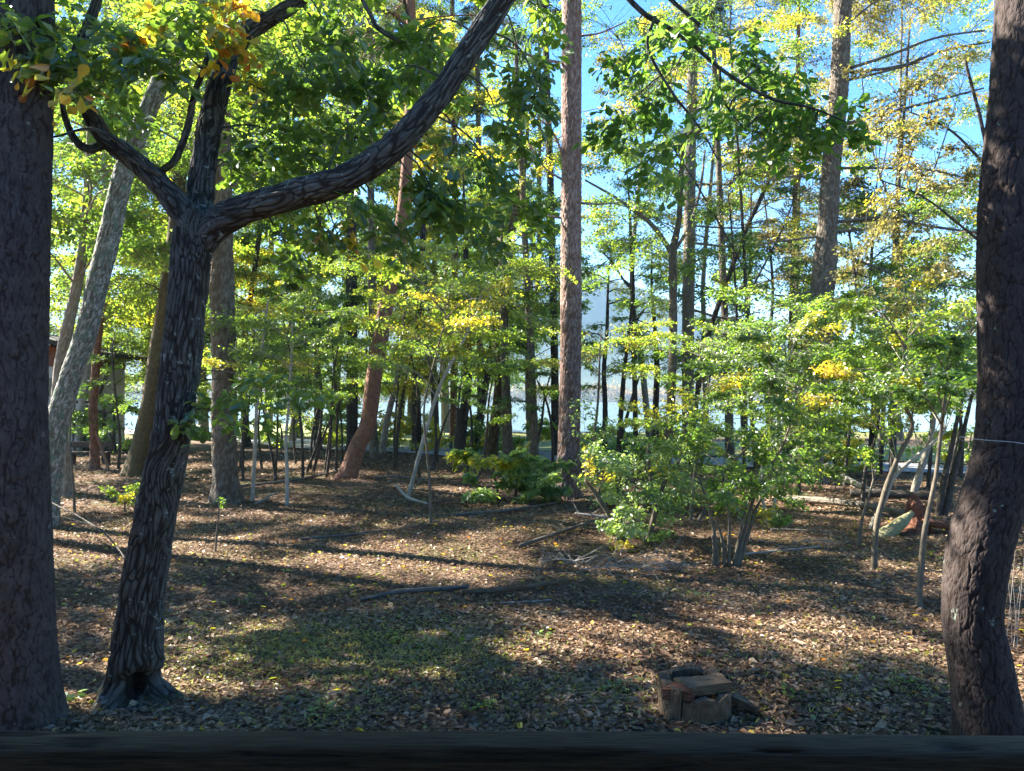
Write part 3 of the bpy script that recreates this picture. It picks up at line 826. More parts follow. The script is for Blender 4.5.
# ------------------------------------------------------------------ middle trees
tree('lichen_tree', 'pale lichen-spotted leaning trunk behind the big left pine', [(42, 528), (47, 490), (57, 425), (71, 377), (87, 330), (96, 290), (108, 243), (124, 172), (152, 101), (177, 50), (202, 5)], 15, [26, 24, 21, 20, 20, 20, 20, 19, 17, 16, 15],
     'lichen_bark', 'lime_leaf', top=13, nseg=64, step=.04, style='furrow', amp=.014, flare=(.4, .3, 4), crown=[dict(z0=8, z1=14, R=3.6, n=22, nleaf=330, L=.10, fr=.36)], wr=.03)
tree('pale_tree', 'slim pale trunk beside the foot of the lichen-spotted tree', [(66, 492), (61, 440), (58, 395), (64, 345), (76, 290), (84, 240), (90, 150)], 20, [15, 13, 12, 11, 10, 9, 7], 'pale_bark', 'green_leaf', top=11,
     crown=dict(z0=5.5, z1=11, R=2.6, n=16, nleaf=260, L=.09, fr=.4))
tree('dead_tree', 'thin reddish dead trunk standing near the cabin railing', [(95, 467), (94, 440), (93, 410), (95, 380), (98, 340), (104, 300)], 27, [9, 8, 8, 8, 7, 4], 'red_bark', 'lime_leaf', limbs=[([(93, 425), (104, 455, -.3), (112, 484, -1.2)], [3, 3, 3], 6)],
     top=8, crown=dict(z0=4.5, z1=8, R=2, n=8, nleaf=200, L=.1, fr=.45))
tree('mossy_tree', 'brown mossy trunk leaning right, just left of the forked oak', [(135, 475), (143, 437), (151, 400), (158, 352), (166, 300), (174, 240), (182, 150)], 24.8, [21, 18, 17, 17, 15, 14, 12], 'mossy_bark', 'lime_leaf',
     top=14, flare=(.3, .4, 4), nseg=20, crown=dict(z0=6, z1=14, R=3.4, n=22, nleaf=320, L=.11, fr=.4))
tree('hollow_tree', 'upright grey trunk with flared roots and a reddish scar, right of the oak', [(227, 501), (225, 470), (224, 435), (224, 380), (223, 330), (222, 280), (221, 200), (220, 100)], 18.6, [26, 24, 24, 23, 23, 23, 21, 19], 'grey_bark', 'green_leaf',
     top=13, nseg=40, step=.08, style='furrow', amp=.03, flare=(.55, .28, 4), crown=dict(z0=7.5, z1=13, R=3.2, n=18, nleaf=320, L=.10, fr=.4))
tree('dark_pine', 'dark straight trunk behind the leaning red pine', [(352, 446), (352, 400), (352, 330), (351, 250), (351, 150), (350, 60), (350, 0)], 36, [11, 11, 11, 11, 10, 10, 9], 'dark_bark', 'needle', top=26,
     crown=dict(z0=19, z1=26, R=3.5, n=16, nleaf=200, L=.3, shape='needle', fr=.4), dead=[([(351, 85), (320, 60), (290, 55)], [2, 2, 1]), ([(350, 20), (380, 5), (410, 8)], [2, 2, 1])])
tree('red_pine', 'leaning red-barked pine with its orange upper trunk in the sun', [(346, 478), (357, 448), (368, 423), (374, 377), (380, 345), (383, 320), (391, 285), (397, 253), (404, 200), (409, 130), (412, 60), (410, 0)], 23.5, [19, 17, 16, 16, 16, 15, 14, 13, 12, 11, 11, 10], 'red_bark', 'needle',
     top=17, flare=(.25, .3, 3), nseg=20, crown=dict(z0=13, z1=17.5, R=3, n=16, nleaf=260, L=.2, shape='needle', fr=.4))
tree('slim_pine', 'slender grey trunk right beside the dark straight one', [(375, 459), (373, 420), (373, 360), (372, 290), (371, 200), (371, 100), (371, 0)], 32, [9, 8, 8, 7.5, 7, 7, 6], 'grey_bark', 'needle', top=23,
     crown=dict(z0=17.5, z1=23, R=2.6, n=14, nleaf=200, L=.25, shape='needle', fr=.4), dead=[([(371, 55), (400, 40), (440, 48)], [1.6, 1.4, 1]), ([(371, 62), (340, 75), (310, 100)], [1.6, 1.4, 1]), ([(371, 78), (395, 82), (425, 78)], [1.6, 1.4, 1]), ([(371, 120), (350, 128), (315, 150)], [1.6, 1.4, 1])])
tree('slim_tree', 'short pale slim trunk leaning right behind the red pine', [(381, 453), (386, 425), (391, 404), (397, 380), (402, 340)], 34, [7, 6, 6, 5, 4], 'pale_bark', 'yellow_leaf', top=8, crown=dict(z0=4, z1=8.5, R=2.4, n=10, nleaf=240, L=.11, fr=.45))
tree('oak_sapling', 'dark trunk half lost in yellow leaves, right of the pale slim trunk', [(416, 452), (417, 420), (416, 380), (418, 330), (422, 250)], 36, [10, 9, 8, 7, 6], 'dark_bark', 'yellow_leaf', top=13, crown=dict(z0=3.5, z1=13, R=3, n=20, nleaf=260, L=.12, fr=.4))
tree('larch_tree', 'straight reddish-brown larch standing in the middle of the wood', [(567, 497), (568, 470), (569, 440), (570, 390), (571, 330), (571, 250), (571.5, 160), (571.5, 80), (571.5, 0)], 19.5, [25, 23, 22, 21, 21, 20.5, 20, 19.5, 19], 'larch_bark', 'larch_needle',
     top=20, nseg=64, step=.05, style='furrow', amp=.022, flare=(.45, .22, 3), seed=6, wob=.03,
     crown=[dict(z0=13.5, z1=20, R=2.8, n=20, nleaf=260, L=.16, shape='needle', fr=.4)],
     dead=[([(562, 63), (535, 57, -.4), (505, 45, -.8)], [3, 2.4, 1.4], 5), ([(564, 160), (556, 138, -.4), (545, 124, -.8), (530, 112, -1)], [3, 2.6, 2, 1], 4), ([(562, 218), (535, 214), (508, 206)], [2.6, 2, 1], 3), ([(579, 203), (600, 204), (622, 202)], [2.4, 2, 1], 3),
           ([(563, 180), (545, 168, -.3), (533, 150, -.6), (525, 135, -.8)], [2.6, 2, 1.6, 1], 4), ([(580, 36), (600, 33), (625, 22)], [2.4, 2, 1.4], 4)])
tree('mossy_tree', 'twisted mossy-green trunk wrapped in leaves, left of the larch', [(490, 462), (495, 425), (499, 390), (502, 340), (506, 290), (510, 245), (516, 210), (522, 180)], 29, [12, 11, 10, 10, 9, 9, 8, 7], 'mossy_bark', 'green_leaf', top=13,
     crown=dict(z0=4.5, z1=13, R=2.6, n=20, nleaf=280, L=.10, fr=.4), pads=[(505, 300, -.3, .7, 160), (500, 340, -.3, .8, 170), (520, 260, -.3, .8, 170)])
tree('tree', 'grey trunk pressed against the right of the twisted mossy one', [(508, 460), (507, 425), (506, 390), (504, 350), (503, 300)], 28, [11, 10, 9, 8, 7], 'grey_bark', 'lime_leaf', top=9, crown=dict(z0=4.5, z1=9, R=2.5, n=10, nleaf=240, L=.10, fr=.45))
tree('tree', 'dark brown trunk at the far edge of the clearing, leaning slightly right', [(459, 456), (463, 420), (467, 390), (468, 350), (466, 300)], 33, [11, 10, 9, 8, 7], 'dark_bark', 'lime_leaf', top=12, crown=dict(z0=4.2, z1=12, R=3, n=18, nleaf=260, L=.12, fr=.4))
tree('tree', 'short dark trunk tilting right, next to the one at the far edge of the clearing', [(472, 456), (479, 425), (484, 395), (490, 360), (494, 320)], 34, [9, 8, 7, 6, 5], 'dark_bark', 'yellow_leaf', top=9, crown=dict(z0=4, z1=9, R=2.6, n=12, nleaf=240, L=.12, fr=.45))
tree('slim_pine', 'thin dark pole of a pine just left of the larch', [(556, 458), (555, 400), (554, 330), (552, 250), (550, 170), (547, 90), (545, 0)], 33, [8, 8, 7.5, 7, 7, 6.5, 6], 'dark_bark', 'needle', top=23, crown=dict(z0=19, z1=23, R=2.4, n=10, nleaf=180, L=.25, shape='needle', fr=.4))
tree('slim_pine', 'distant thin reddish pine stem rising above yellow leaves', [(453, 449), (454, 380), (455, 300), (455, 200), (454, 120), (452, 0)], 46, [7, 7, 6.5, 6, 5.5, 5], 'red_bark', 'needle', top=30, crown=dict(z0=16, z1=30, R=3, n=16, nleaf=160, L=.35, shape='needle', fr=.4))
tree('slim_pine', 'far grey pine stem at the top between the long oak limb and the larch', [(480, 450), (480, 380), (479, 300), (479, 200), (478, 90), (477, 0)], 44, [6, 6, 5.5, 5, 5, 4.5], 'grey_bark', 'needle', top=30, crown=dict(z0=17, z1=30, R=3, n=16, nleaf=160, L=.35, shape='needle', fr=.4),
     dead=[([(479, 120), (465, 125), (455, 150)], [1.4, 1.2, 1], 5), ([(478, 60), (500, 66), (520, 78)], [1.4, 1.2, 1], 5)])
tree('forked_tree', 'slender forked tree right of the larch, its arm reaching up to the left', [(666, 478), (668, 440), (671, 400), (673, 340), (673, 280), (673, 250), (679, 220), (681, 180), (684, 140), (692, 95)], 24, [9, 9, 8.5, 8, 8, 8, 5.5, 5, 4.5, 3.5], 'grey_bark', 'green_leaf', top=11,
     limbs=[([(673, 256), (661, 236), (649, 222), (636, 212), (613, 196), (585, 180)], [6, 5, 4.5, 4, 3, 2], 8), ([(675, 250), (690, 225, .3), (700, 190, .5), (705, 150, .8)], [4, 3.5, 3, 2], 6)],
     crown=[dict(z0=10, z1=13, R=2.6, n=6, nleaf=200, L=.09, fr=.4)],
     pads=[(620, 130, -.4, .9, 190), (600, 165, -.5, .8, 170), (600, 200, -.3, .8, 150), (640, 180, .3, .9, 170), (620, 215, .2, .9, 170), (600, 240, .2, .7, 130), (645, 240, .4, .8, 150), (655, 265, .2, .6, 120), (690, 130, .5, 1.0, 190), (650, 150, .3, .9, 150), (720, 200, .3, .9, 140), (700, 250, .3, .8, 130), (660, 300, .2, .7, 130)], wr=.018)
tree('ivy_pine', 'straight grey pine standing just behind the slender forked tree', [(688, 462), (688, 420), (688, 380), (688, 330), (689, 260), (690, 180), (692, 90), (694, 0)], 30, [13, 12, 12, 12, 12, 11, 10, 9], 'grey_bark', 'needle', top=22, nseg=18,
     crown=dict(z0=17, z1=22, R=2.8, n=12, nleaf=220, L=.25, shape='needle', fr=.4),
     dead=[([(694, 185), (720, 184), (750, 187), (790, 182)], [2.6, 2.4, 2, 1.2], 14), ([(694, 243), (730, 246), (765, 240)], [2.6, 2.4, 1.4], 12), ([(694, 262), (720, 250), (745, 234)], [2.2, 2, 1.2], 10), ([(695, 226), (740, 228), (800, 224)], [2, 1.8, 1], 12), ([(696, 285), (730, 292), (770, 280)], [2.2, 2, 1.2], 12), ([(694, 310), (725, 318), (760, 312)], [2.4, 2, 1.2], 14), ([(696, 340), (728, 346), (760, 352)], [2.4, 2, 1.2], 14)])
r, tp = tree('pine_tree', 'tall rough pine with bare side branches, left of the curved pine', [(808, 484), (809, 460), (811, 430), (815, 370), (820, 310), (824, 272), (828, 220), (832, 160), (838, 100), (841, 50), (843, 0)], 22, [28, 26, 25, 24, 23, 23, 19, 18, 18, 17, 17], 'grey_bark', 'larch_needle',
     top=19, nseg=56, step=.06, style='furrow', amp=.025, flare=(.5, .3, 3), seed=8,
     crown=[dict(z0=13.8, z1=19, R=3.4, n=22, nleaf=260, L=.2, shape='needle', fr=.4)],
     dead=[([(850, 68), (890, 55, -.5), (935, 38, -1), (985, 30, -1.5)], [3.4, 3, 2.4, 1.6], 22), ([(850, 72), (900, 66, -.5), (945, 50, -1), (990, 42, -1.5)], [3.2, 3, 2.4, 1.6], 22), ([(848, 80), (890, 70, -.4), (920, 62, -.8)], [3, 2.4, 1.2], 14), ([(845, 124), (890, 112, -.5), (930, 102, -1), (984, 88, -1.6)], [3.6, 3, 2.6, 1.8], 24),
           ([(838, 168), (880, 168, -.5), (930, 170, -1), (980, 182, -1.4)], [3, 2.6, 2.2, 1.6], 22), ([(836, 222), (880, 218, -.4), (930, 226, -.9), (985, 234, -1.4)], [4, 3.6, 3, 2], 28), ([(834, 232), (870, 228, -.4), (905, 218, -.9)], [3, 2.4, 1.4], 16), ([(832, 252), (870, 265, -.4), (910, 282, -.9)], [3, 2.4, 1.4], 16),
           ([(826, 180), (795, 176, -.3), (760, 182, -.6)], [2.6, 2, 1], 12), ([(822, 236), (790, 240, -.3), (755, 246, -.5)], [2.6, 2, 1], 14), ([(818, 290), (785, 296, -.3), (750, 290, -.5)], [2.6, 2, 1], 16), ([(816, 330), (780, 338, -.3), (745, 345, -.5)], [2.6, 2, 1], 16), ([(828, 140), (800, 128, .3), (770, 130, .6)], [2.4, 2, 1], 12)],
     pads=[(815, 340, -.6, .8, 240), (825, 300, -.5, .6, 150), (806, 380, -.6, .8, 220), (830, 370, -.6, .7, 170), (800, 410, -.5, .6, 130)], L=.075)
tree('leaning_tree', 'thin bare stem leaning strongly right between the ivy pine and the tall rough pine', [(688, 462), (698, 390), (706, 344), (718, 306), (733, 265), (747, 227), (762, 196), (776, 160), (785, 120)], 26, [6, 5.5, 5, 5, 4.5, 4.5, 4, 3, 2.4], 'dark_bark', 'pale_leaf', top=10,
     pads=[(780, 170, 0, .8, 100), (760, 150, .3, .9, 110), (800, 200, 0, .8, 90), (740, 215, .2, .7, 70), (730, 180, .3, .8, 80)], L=.08)
tree('slim_pine', 'distant thin reddish stem left of the tall rough pine', [(788, 452), (790, 400), (791, 340), (793, 270), (795, 200), (797, 120), (799, 0)], 36, [6, 6, 5.5, 5, 4.5, 4, 3], 'red_bark', 'pale_leaf', top=22, crown=[dict(z0=8, z1=22, R=2.8, n=18, nleaf=110, L=.11, fr=.4)])
tree('slim_tree', 'thin dark stem with twiggy branches between the larch and the forked tree', [(636, 452), (635, 400), (634, 350), (633, 290), (631, 240), (629, 200), (626, 160)], 29, [5, 5, 4.5, 4, 3.5, 3, 2], 'dark_bark', 'green_leaf', top=9.5,
     limbs=[([(633, 290), (625, 282), (612, 262), (600, 250)], [3, 2.6, 2.2, 1.6], 6), ([(634, 325), (645, 308), (658, 296)], [3, 2.4, 1.4], 6)], pads=[(645, 215, .2, .8, 150), (620, 240, .2, .7, 110), (640, 275, .1, .6, 90), (600, 215, .2, .8, 120)], L=.09)
tree('slim_tree', 'slender dark trunk in front of the pale lake, right of the larch', [(604, 455), (605, 430), (605, 400), (604, 370), (607, 330)], 29, [6, 5.5, 5, 4.5, 3.5], 'dark_bark', 'lime_leaf', crown=dict(z0=4.6, z1=8.2, R=1.3, n=6, nleaf=90, fr=.5), top=8, pads=[(600, 355, 0, .9, 190), (615, 340, .2, .9, 180), (595, 385, .3, .8, 120), (625, 362, 0, .7, 120)], L=.09)
tree('slim_tree', 'two-stemmed dark sapling against the pale lake', [(618, 462), (620, 430), (622, 400), (624, 375), (628, 340)], 27, [5.5, 5, 5, 4.5, 3], 'dark_bark', 'lime_leaf', crown=dict(z0=4.6, z1=8.2, R=1.3, n=6, nleaf=90, fr=.5), top=8, limbs=[([(619, 445), (626, 420), (633, 395), (640, 375)], [4, 3.6, 3, 2], 6)], pads=[(630, 345, 0, .9, 190), (645, 355, .2, .8, 160), (620, 370, -.2, .6, 100)], L=.085)
tree('slim_tree', 'dark trunk between the two-stemmed sapling and the forked tree', [(655, 455), (655, 430), (656, 400), (657, 370), (655, 330)], 30, [7, 7, 6, 6, 4], 'dark_bark', 'lime_leaf', crown=dict(z0=4.6, z1=8.2, R=1.3, n=6, nleaf=90, fr=.5), top=8.5, pads=[(660, 350, 0, .9, 200), (645, 335, .2, .9, 180), (675, 365, -.2, .7, 130), (700, 350, -.2, .8, 150)], L=.09)
tree('broad_tree', 'tree of yellow autumn leaves behind the top of the larch', [(535, 452), (532, 380), (528, 300), (524, 220), (520, 130), (516, 50)], 27, [9, 8, 7, 6, 5, 4], 'grey_bark', 'yellow_leaf', top=15,
     pads=[(520, 120, -.5, .9, 190), (540, 140, -1, .9, 190), (500, 150, -.3, .9, 170), (535, 170, -.8, .9, 180), (510, 185, -.4, .8, 150), (550, 115, -1, .7, 120), (600, 120, -2, .9, 150), (590, 145, -2, .8, 120), (515, 90, 0, .9, 130), (625, 105, -2, .9, 140), (480, 130, 0, .8, 120)], L=.095)
tree('broad_tree', 'tall tree with golden leaves at the top, behind the dark hanging oak bough', [(730, 455), (728, 380), (724, 300), (720, 200), (716, 100), (712, 0)], 31, [9, 8, 7, 6, 5, 4], 'grey_bark', 'yellow_leaf', top=19, crown=dict(z0=11, z1=19, R=3, n=10, nleaf=160, fr=.4),
     pads=[(700, 10, -.5, 1.2, 240), (730, 30, 0, 1.2, 240), (670, 20, -.5, 1.2, 220), (760, 20, .5, 1.2, 220), (640, 60, -1, 1.1, 190), (690, 60, 0, 1.1, 200), (745, 60, 0, 1.1, 200), (610, 40, -1, 1, 160), (780, 75, .5, 1.1, 180), (790, 15, .5, 1.1, 180), (620, 90, 0, 1, 140), (770, 170, 0, .9, 90), (740, 150, 0, .9, 90)], L=.105)

# ------------------------------------------------------------------ far trees of the wood (each its own trunk and crown)
# base px, depth, trunk width px, lean px at the top of the frame, crown z0, z1, radius, pads, leaves a pad, leaf, bark, label
FAR = [
 (-40, 30, 12, 10, 3, 13, 4.0, 22, 300, 'green_leaf', 'grey_bark', 'bushy green tree at the left edge behind the thick cut-off pine'),
 (30, 40, 10, 5, 4, 15, 4.5, 26, 300, 'lime_leaf', 'dark_bark', 'lime-green tree showing above the cabin roof'),
 (78, 36, 9, 25, 5, 14, 4.0, 24, 300, 'lime_leaf', 'pale_bark', 'bright yellow-green tree showing between the lichen-spotted trunk and the thick pine'),
 (118, 44, 10, -8, 3.5, 16, 4.5, 26, 300, 'lime_leaf', 'grey_bark', 'tall yellow-green tree seen through the fork between the lichen-spotted trunk and the oak'),
 (150, 52, 9, 4, 3, 17, 5.0, 26, 280, 'green_leaf', 'dark_bark', 'deep green tree far behind the leaning mossy trunk'),
 (178, 38, 9, 14, 4.5, 14, 4.0, 24, 300, 'yellow_leaf', 'dark_bark', 'yellowing tree hidden mostly by the forked oak trunk'),
 (205, 46, 9, -6, 3, 15, 4.5, 24, 280, 'lime_leaf', 'grey_bark', 'pale green tree behind the foot of the hollow grey trunk'),
 (247, 40, 8, 9, 3.2, 13, 4.0, 24, 300, 'green_leaf', 'dark_bark', 'mid-green tree filling the gap right of the hollow grey trunk'),
 (268, 56, 9, 0, 3, 17, 5.0, 26, 260, 'lime_leaf', 'grey_bark', 'hazy lime tree deep in the wood under the long oak limb'),
 (292, 45, 7, -10, 4, 14, 3.6, 20, 260, 'yellow_leaf', 'pale_bark', 'tree with pale yellow leaves and a light stem under the long oak limb'),
 (318, 38, 8, 8, 3.4, 12, 3.6, 22, 280, 'green_leaf', 'dark_bark', 'dark-stemmed green tree left of the straight dark pine'),
 (335, 54, 8, 4, 3, 16, 4.5, 24, 260, 'lime_leaf', 'grey_bark', 'far lime-green tree just left of the straight dark pine'),
 (398, 48, 8, -4, 3, 14, 4.2, 24, 280, 'lime_leaf', 'dark_bark', 'lime tree standing behind the leaning red pine to its right'),
 (436, 42, 8, 6, 3, 13, 4.0, 24, 280, 'yellow_leaf', 'dark_bark', 'yellow-leaved tree behind the thin leaning sapling stems'),
 (446, 58, 9, 0, 3, 15, 4.8, 24, 260, 'green_leaf', 'grey_bark', 'green tree far beyond the yellow-leaved one in the middle distance'),
 (500, 50, 8, 5, 4, 13, 3.8, 18, 260, 'lime_leaf', 'dark_bark', 'far lime tree behind the twisted mossy trunk'),
 (530, 44, 7, -5, 5, 14, 3.2, 14, 240, 'green_leaf', 'grey_bark', 'slim green tree in the gap just left of the larch'),
 (745, 36, 7, 5, 5, 12, 3.2, 11, 200, 'deep_leaf', 'dark_bark', 'sparse dark tree behind the strongly leaning thin stem'),
 (772, 34, 6, -5, 3.2, 8, 3.0, 14, 230, 'green_leaf', 'dark_bark', 'small green tree behind the leafy bushes left of the tall rough pine'),
 (870, 27, 7, 4, 3.4, 8, 3.0, 12, 220, 'green_leaf', 'dark_bark', 'dark-stemmed small tree beside the road, left of the rotten stump'),
 (893, 25, 7, 8, 3.6, 7.5, 2.8, 10, 220, 'lime_leaf', 'dark_bark', 'dark slim tree beside the road, right above the fallen logs'),
 (848, 29, 6, -4, 3.4, 10, 2.8, 8, 200, 'pale_leaf', 'dark_bark', 'thin tree by the road with faded leaves, just right of the tall rough pine'),
 (1010, 20, 12, 12, 4.5, 11, 3.2, 12, 260, 'green_leaf', 'grey_bark', 'green tree at the right edge behind the curved pine'),
 (650, 44, 7, -8, 8, 20, 4.0, 16, 180, 'green_leaf', 'grey_bark', 'tall far tree with small green leaves behind the forked tree'),
 (705, 40, 7, 6, 9, 20, 3.8, 16, 170, 'yellow_leaf', 'grey_bark', 'tall far tree with thin yellow foliage between the ivy pine and the tall rough pine'),
 (900, 46, 7, -6, 10, 24, 4.2, 16, 130, 'larch_needle', 'grey_bark', 'far larch with faded gold needles at the top right against the sky'),
 (800, 48, 7, 6, 12, 25, 4.2, 16, 150, 'larch_needle', 'grey_bark', 'far pale-gold larch at the top behind the tall rough pine'),
 (410, 52, 8, 4, 10, 26, 4.5, 20, 190, 'green_leaf', 'grey_bark', 'tall far green tree over the leaning red pine'),
 (300, 50, 8, -6, 12, 27, 4.5, 20, 190, 'lime_leaf', 'grey_bark', 'tall far lime tree left of the straight dark pine, near the top'),
 (530, 56, 8, 4, 11, 27, 4.5, 18, 170, 'green_leaf', 'grey_bark', 'tall far green tree showing at the top just left of the larch'),
]
for (px, d, w, lean, z0, z1, R, n, nl, lf, bk, lab) in FAR:
    yb = HY + H * F / d
    mid = (yb + 150) / 2
    pts = [(px, yb), (px + lean * .2 + rng.normal(0, 4), mid + 60), (px + lean * .5 + rng.normal(0, 6), mid - 20), (px + lean + rng.normal(0, 9), 120)]
    hf = (1.75 if px < 480 else 1.25) if d > 26 else 1.0
    nl = int(nl * (1.5 if d > 26 else 1.1))
    tree('tree', lab, pts, d, [w, w * .85, w * .65, w * .4], bk, lf, top=z1 * hf, seed=px & 255, crown=dict(z0=z0, z1=z1 * hf, R=R, n=int(n * hf), nleaf=nl, L=.085 + .0016 * d, fr=.42), nseg=12, wr=.03)

# unseen trees added outside the frame on the sunny side to shade it
for k, (x, y, h, R, n) in enumerate([(-10.5, 10, 14, 3.4, 22), (-12.5, 15.5, 15, 3.8, 17), (-9, 5.5, 12, 3.2, 12), (-19, 24, 16, 4.0, 12)]):
    d = y; px = HX + x / y * F
    b = np.array([x, y, gz1(x, y)])
    r = root('oak_tree', ['tall leafy oak standing outside the left edge of the picture'][0], 'tree', b, 'oaks outside the left edge')
    g = Geo(); P, _ = tube(g, [b - (0, 0, .1), b + (.1, .1, h * .35), b + (-.2, .3, h * .7), b + (.1, .2, h)], [.28, .24, .16, .04], 12, 0, .3, wob=.1, seed=k)
    g.build('trunk', M['oak_bark'], r, b)
    g = Geo(); crown_pads(g, P, z0=h * .36, z1=h, R=R, n=n, nleaf=420, L=.15, shape='dia', fr=.36, wr=.04, clump=True)
    g.build('crown', [M['oak_leaf'], M['oak_bark']], r, b)

# ------------------------------------------------------------------ understorey: saplings and small layered trees
SAP = 'saplings of the undergrowth'
def sapling(label, stems, d, w, bark, leaf, pads, L=.07, shape='dia', cat='sapling', name='sapling', group=SAP, wr=.010, nseg=8, droop=.16, thick=.42, top=None):
    b = ground(stems[0][0][0], d)
    r = root(name, label, cat, b, group)
    paths = []
    for i, st in enumerate(stems):
        P = px_path(st, d, top if i == 0 else None)
        if st[0][1] < 420: P[0] = at(st[0][0], st[0][1], d)
        ws = w if st[0][1] > 420 else w * .45
        R = widths([ws * (1 - .6 * k / max(len(st) - 1, 1)) for k in range(len(st))], d, len(P), len(P) - len(st))
        g = Geo(); p, _ = tube(g, P, R, nseg, 0, .06, wob=.15, flare=(.5, .05, 3), seed=i + int(d * 7)); paths.append(p)
        g.build('stem', [M[bark]], r, b)
    path = np.vstack(paths)
    g = Geo()
    for p in pads:
        c = at(p[0], p[1], d + p[2])
        k = np.argmin(np.linalg.norm((path - c) * np.array([1, 1, .8]) + np.array([0, 0, .25]), axis=1))
        pad(g, path[k], c, p[3], p[4], L, shape, wr, droop=droop, thick=thick, mat=2 if rng.random() < .13 else 0)
    if g.n: g.build('foliage', [M[leaf], M[bark], M['yellow_leaf']], r, b)
    return r

def layered(xs, ys, d, n, r, nl, jit=1.0):
    """boughs spread in tiers between the given image bounds"""
    out = []
    for k in range(n):
        out.append((rng.uniform(*xs), ys[0] + (ys[1] - ys[0]) * (k + rng.random()) / n, rng.normal(0, jit), r * rng.uniform(.7, 1.25), int(nl * rng.uniform(.7, 1.3))))
    return out

# left part of the wood
sapling('thin pale stem with leafy tiers just right of the hollow grey trunk', [[(252, 497), (255, 450), (257, 400), (262, 350), (268, 300)]], 18.7, 4.5, 'pale_stem', 'green_leaf', layered((225, 330), (290, 400), 18.7, 14, .75, 190), top=4.5)
sapling('second pale stem, right of the hollow grey trunk, in a sunny patch', [[(287, 504), (287, 470), (286, 440), (289, 400), (292, 340)]], 17.8, 4.5, 'pale_stem', 'green_leaf', layered((250, 350), (300, 405), 17.8, 14, .7, 180), top=4.3)
sapling('dark many-stemmed sapling under the long oak limb, left of the leaning red pine', [[(305, 474), (318, 440), (322, 400), (316, 350), (300, 290)], [(312, 474), (326, 430), (345, 395), (350, 388)], [(325, 470), (330, 430), (334, 400), (335, 360)], [(336, 466), (337, 430), (337, 400), (332, 340)]], 25, 3.2, 'dark_bark', 'lime_leaf', layered((285, 360), (250, 400), 25, 20, .9, 190), top=6)
sapling('slim dark sapling close to the straight dark pine', [[(326, 478), (330, 450), (331, 420), (333, 380), (340, 330)]], 24, 3.5, 'dark_bark', 'green_leaf', layered((300, 365), (300, 400), 24, 10, .8, 170), top=5)
sapling('bent dark sapling leaning right, left of the leaning red pine', [[(310, 462), (313, 430), (320, 405), (332, 395), (350, 385)]], 27, 3, 'dark_bark', 'lime_leaf', layered((260, 350), (330, 420), 27, 12, .8, 160))
sapling('pale sapling leaning right in front of the far clearing', [[(407, 498), (419, 456), (435, 400), (444, 377), (465, 337), (480, 300), (500, 265)]], 19, 4.6, 'pale_stem', 'lime_leaf', layered((400, 540), (235, 330), 19, 16, .85, 190) + layered((390, 470), (320, 370), 19, 8, .7, 150), top=None)
sapling('thin dark sapling rising beside the leaning pale one', [[(431, 527), (430, 490), (427, 451), (424, 410), (432, 370), (445, 320)]], 14.6, 3.2, 'stem_bark', 'lime_leaf', layered((370, 500), (255, 370), 14.8, 16, .62, 170), top=4.2)
sapling('dark forked sapling at the far edge behind the pale leaning one', [[(432, 470), (436, 440), (433, 400), (428, 350)], [(432, 455), (442, 430), (452, 405)]], 27, 3, 'dark_bark', 'yellow_leaf', layered((400, 470), (300, 390), 27, 14, .9, 180), top=5.5)
sapling('slim dark sapling between the hollow grey trunk and the cabin', [[(240, 470), (243, 430), (241, 390), (235, 330)]], 27, 3, 'dark_bark', 'lime_leaf', layered((180, 270), (300, 400), 27, 14, .9, 180), top=6)
sapling('leafy sapling in the shade left of the mossy leaning trunk', [[(118, 470), (120, 440), (116, 400), (112, 350)]], 27, 3.2, 'dark_bark', 'green_leaf', layered((70, 150), (330, 420), 27, 12, .8, 160), top=5)
sapling('low yellow-green sapling beside the oak trunk at the left', [[(124, 512), (125, 502), (122, 494)]], 17, 2.2, 'stem_bark', 'lime_leaf', [(115, 492, 0, .35, 60), (132, 490, .1, .35, 60), (125, 498, -.2, .3, 50), (140, 500, 0, .3, 40)], L=.085)
sapling('bare thin twig of a sapling on the leaf litter right of the oak', [[(215, 551), (217, 530), (219, 512), (218, 498)]], 12.3, 2.2, 'stem_bark', 'green_leaf', [(220, 503, 0, .12, 12)])
sapling('dark thin stem standing left of the oak behind its trunk', [[(75, 512), (73, 480), (70, 440), (72, 400)]], 17, 3, 'stem_bark', 'green_leaf', [(75, 395, 0, .4, 40)])
sapling('dark sapling with thin leaves in front of the mossy twisted trunk', [[(478, 470), (486, 440), (489, 400), (496, 360)]], 24, 3, 'dark_bark', 'green_leaf', layered((455, 545), (330, 420), 24, 14, .75, 170), top=4.5)
sapling('slender dark saplings crossing just left of the larch', [[(530, 462), (533, 430), (530, 395), (526, 360)], [(531, 462), (541, 425), (545, 395), (552, 370)], [(553, 465), (552, 430), (546, 400), (537, 380)]], 27, 3.4, 'dark_bark', 'green_leaf', layered((500, 560), (320, 410), 27, 12, .8, 160), top=5)
sapling('yellow-green layered sapling over the middle of the far clearing', [[(395, 462), (398, 430), (404, 390), (415, 340), (425, 290)]], 28, 4, 'dark_bark', 'lime_leaf', layered((340, 520), (240, 300), 28, 18, 1.1, 230), top=8)

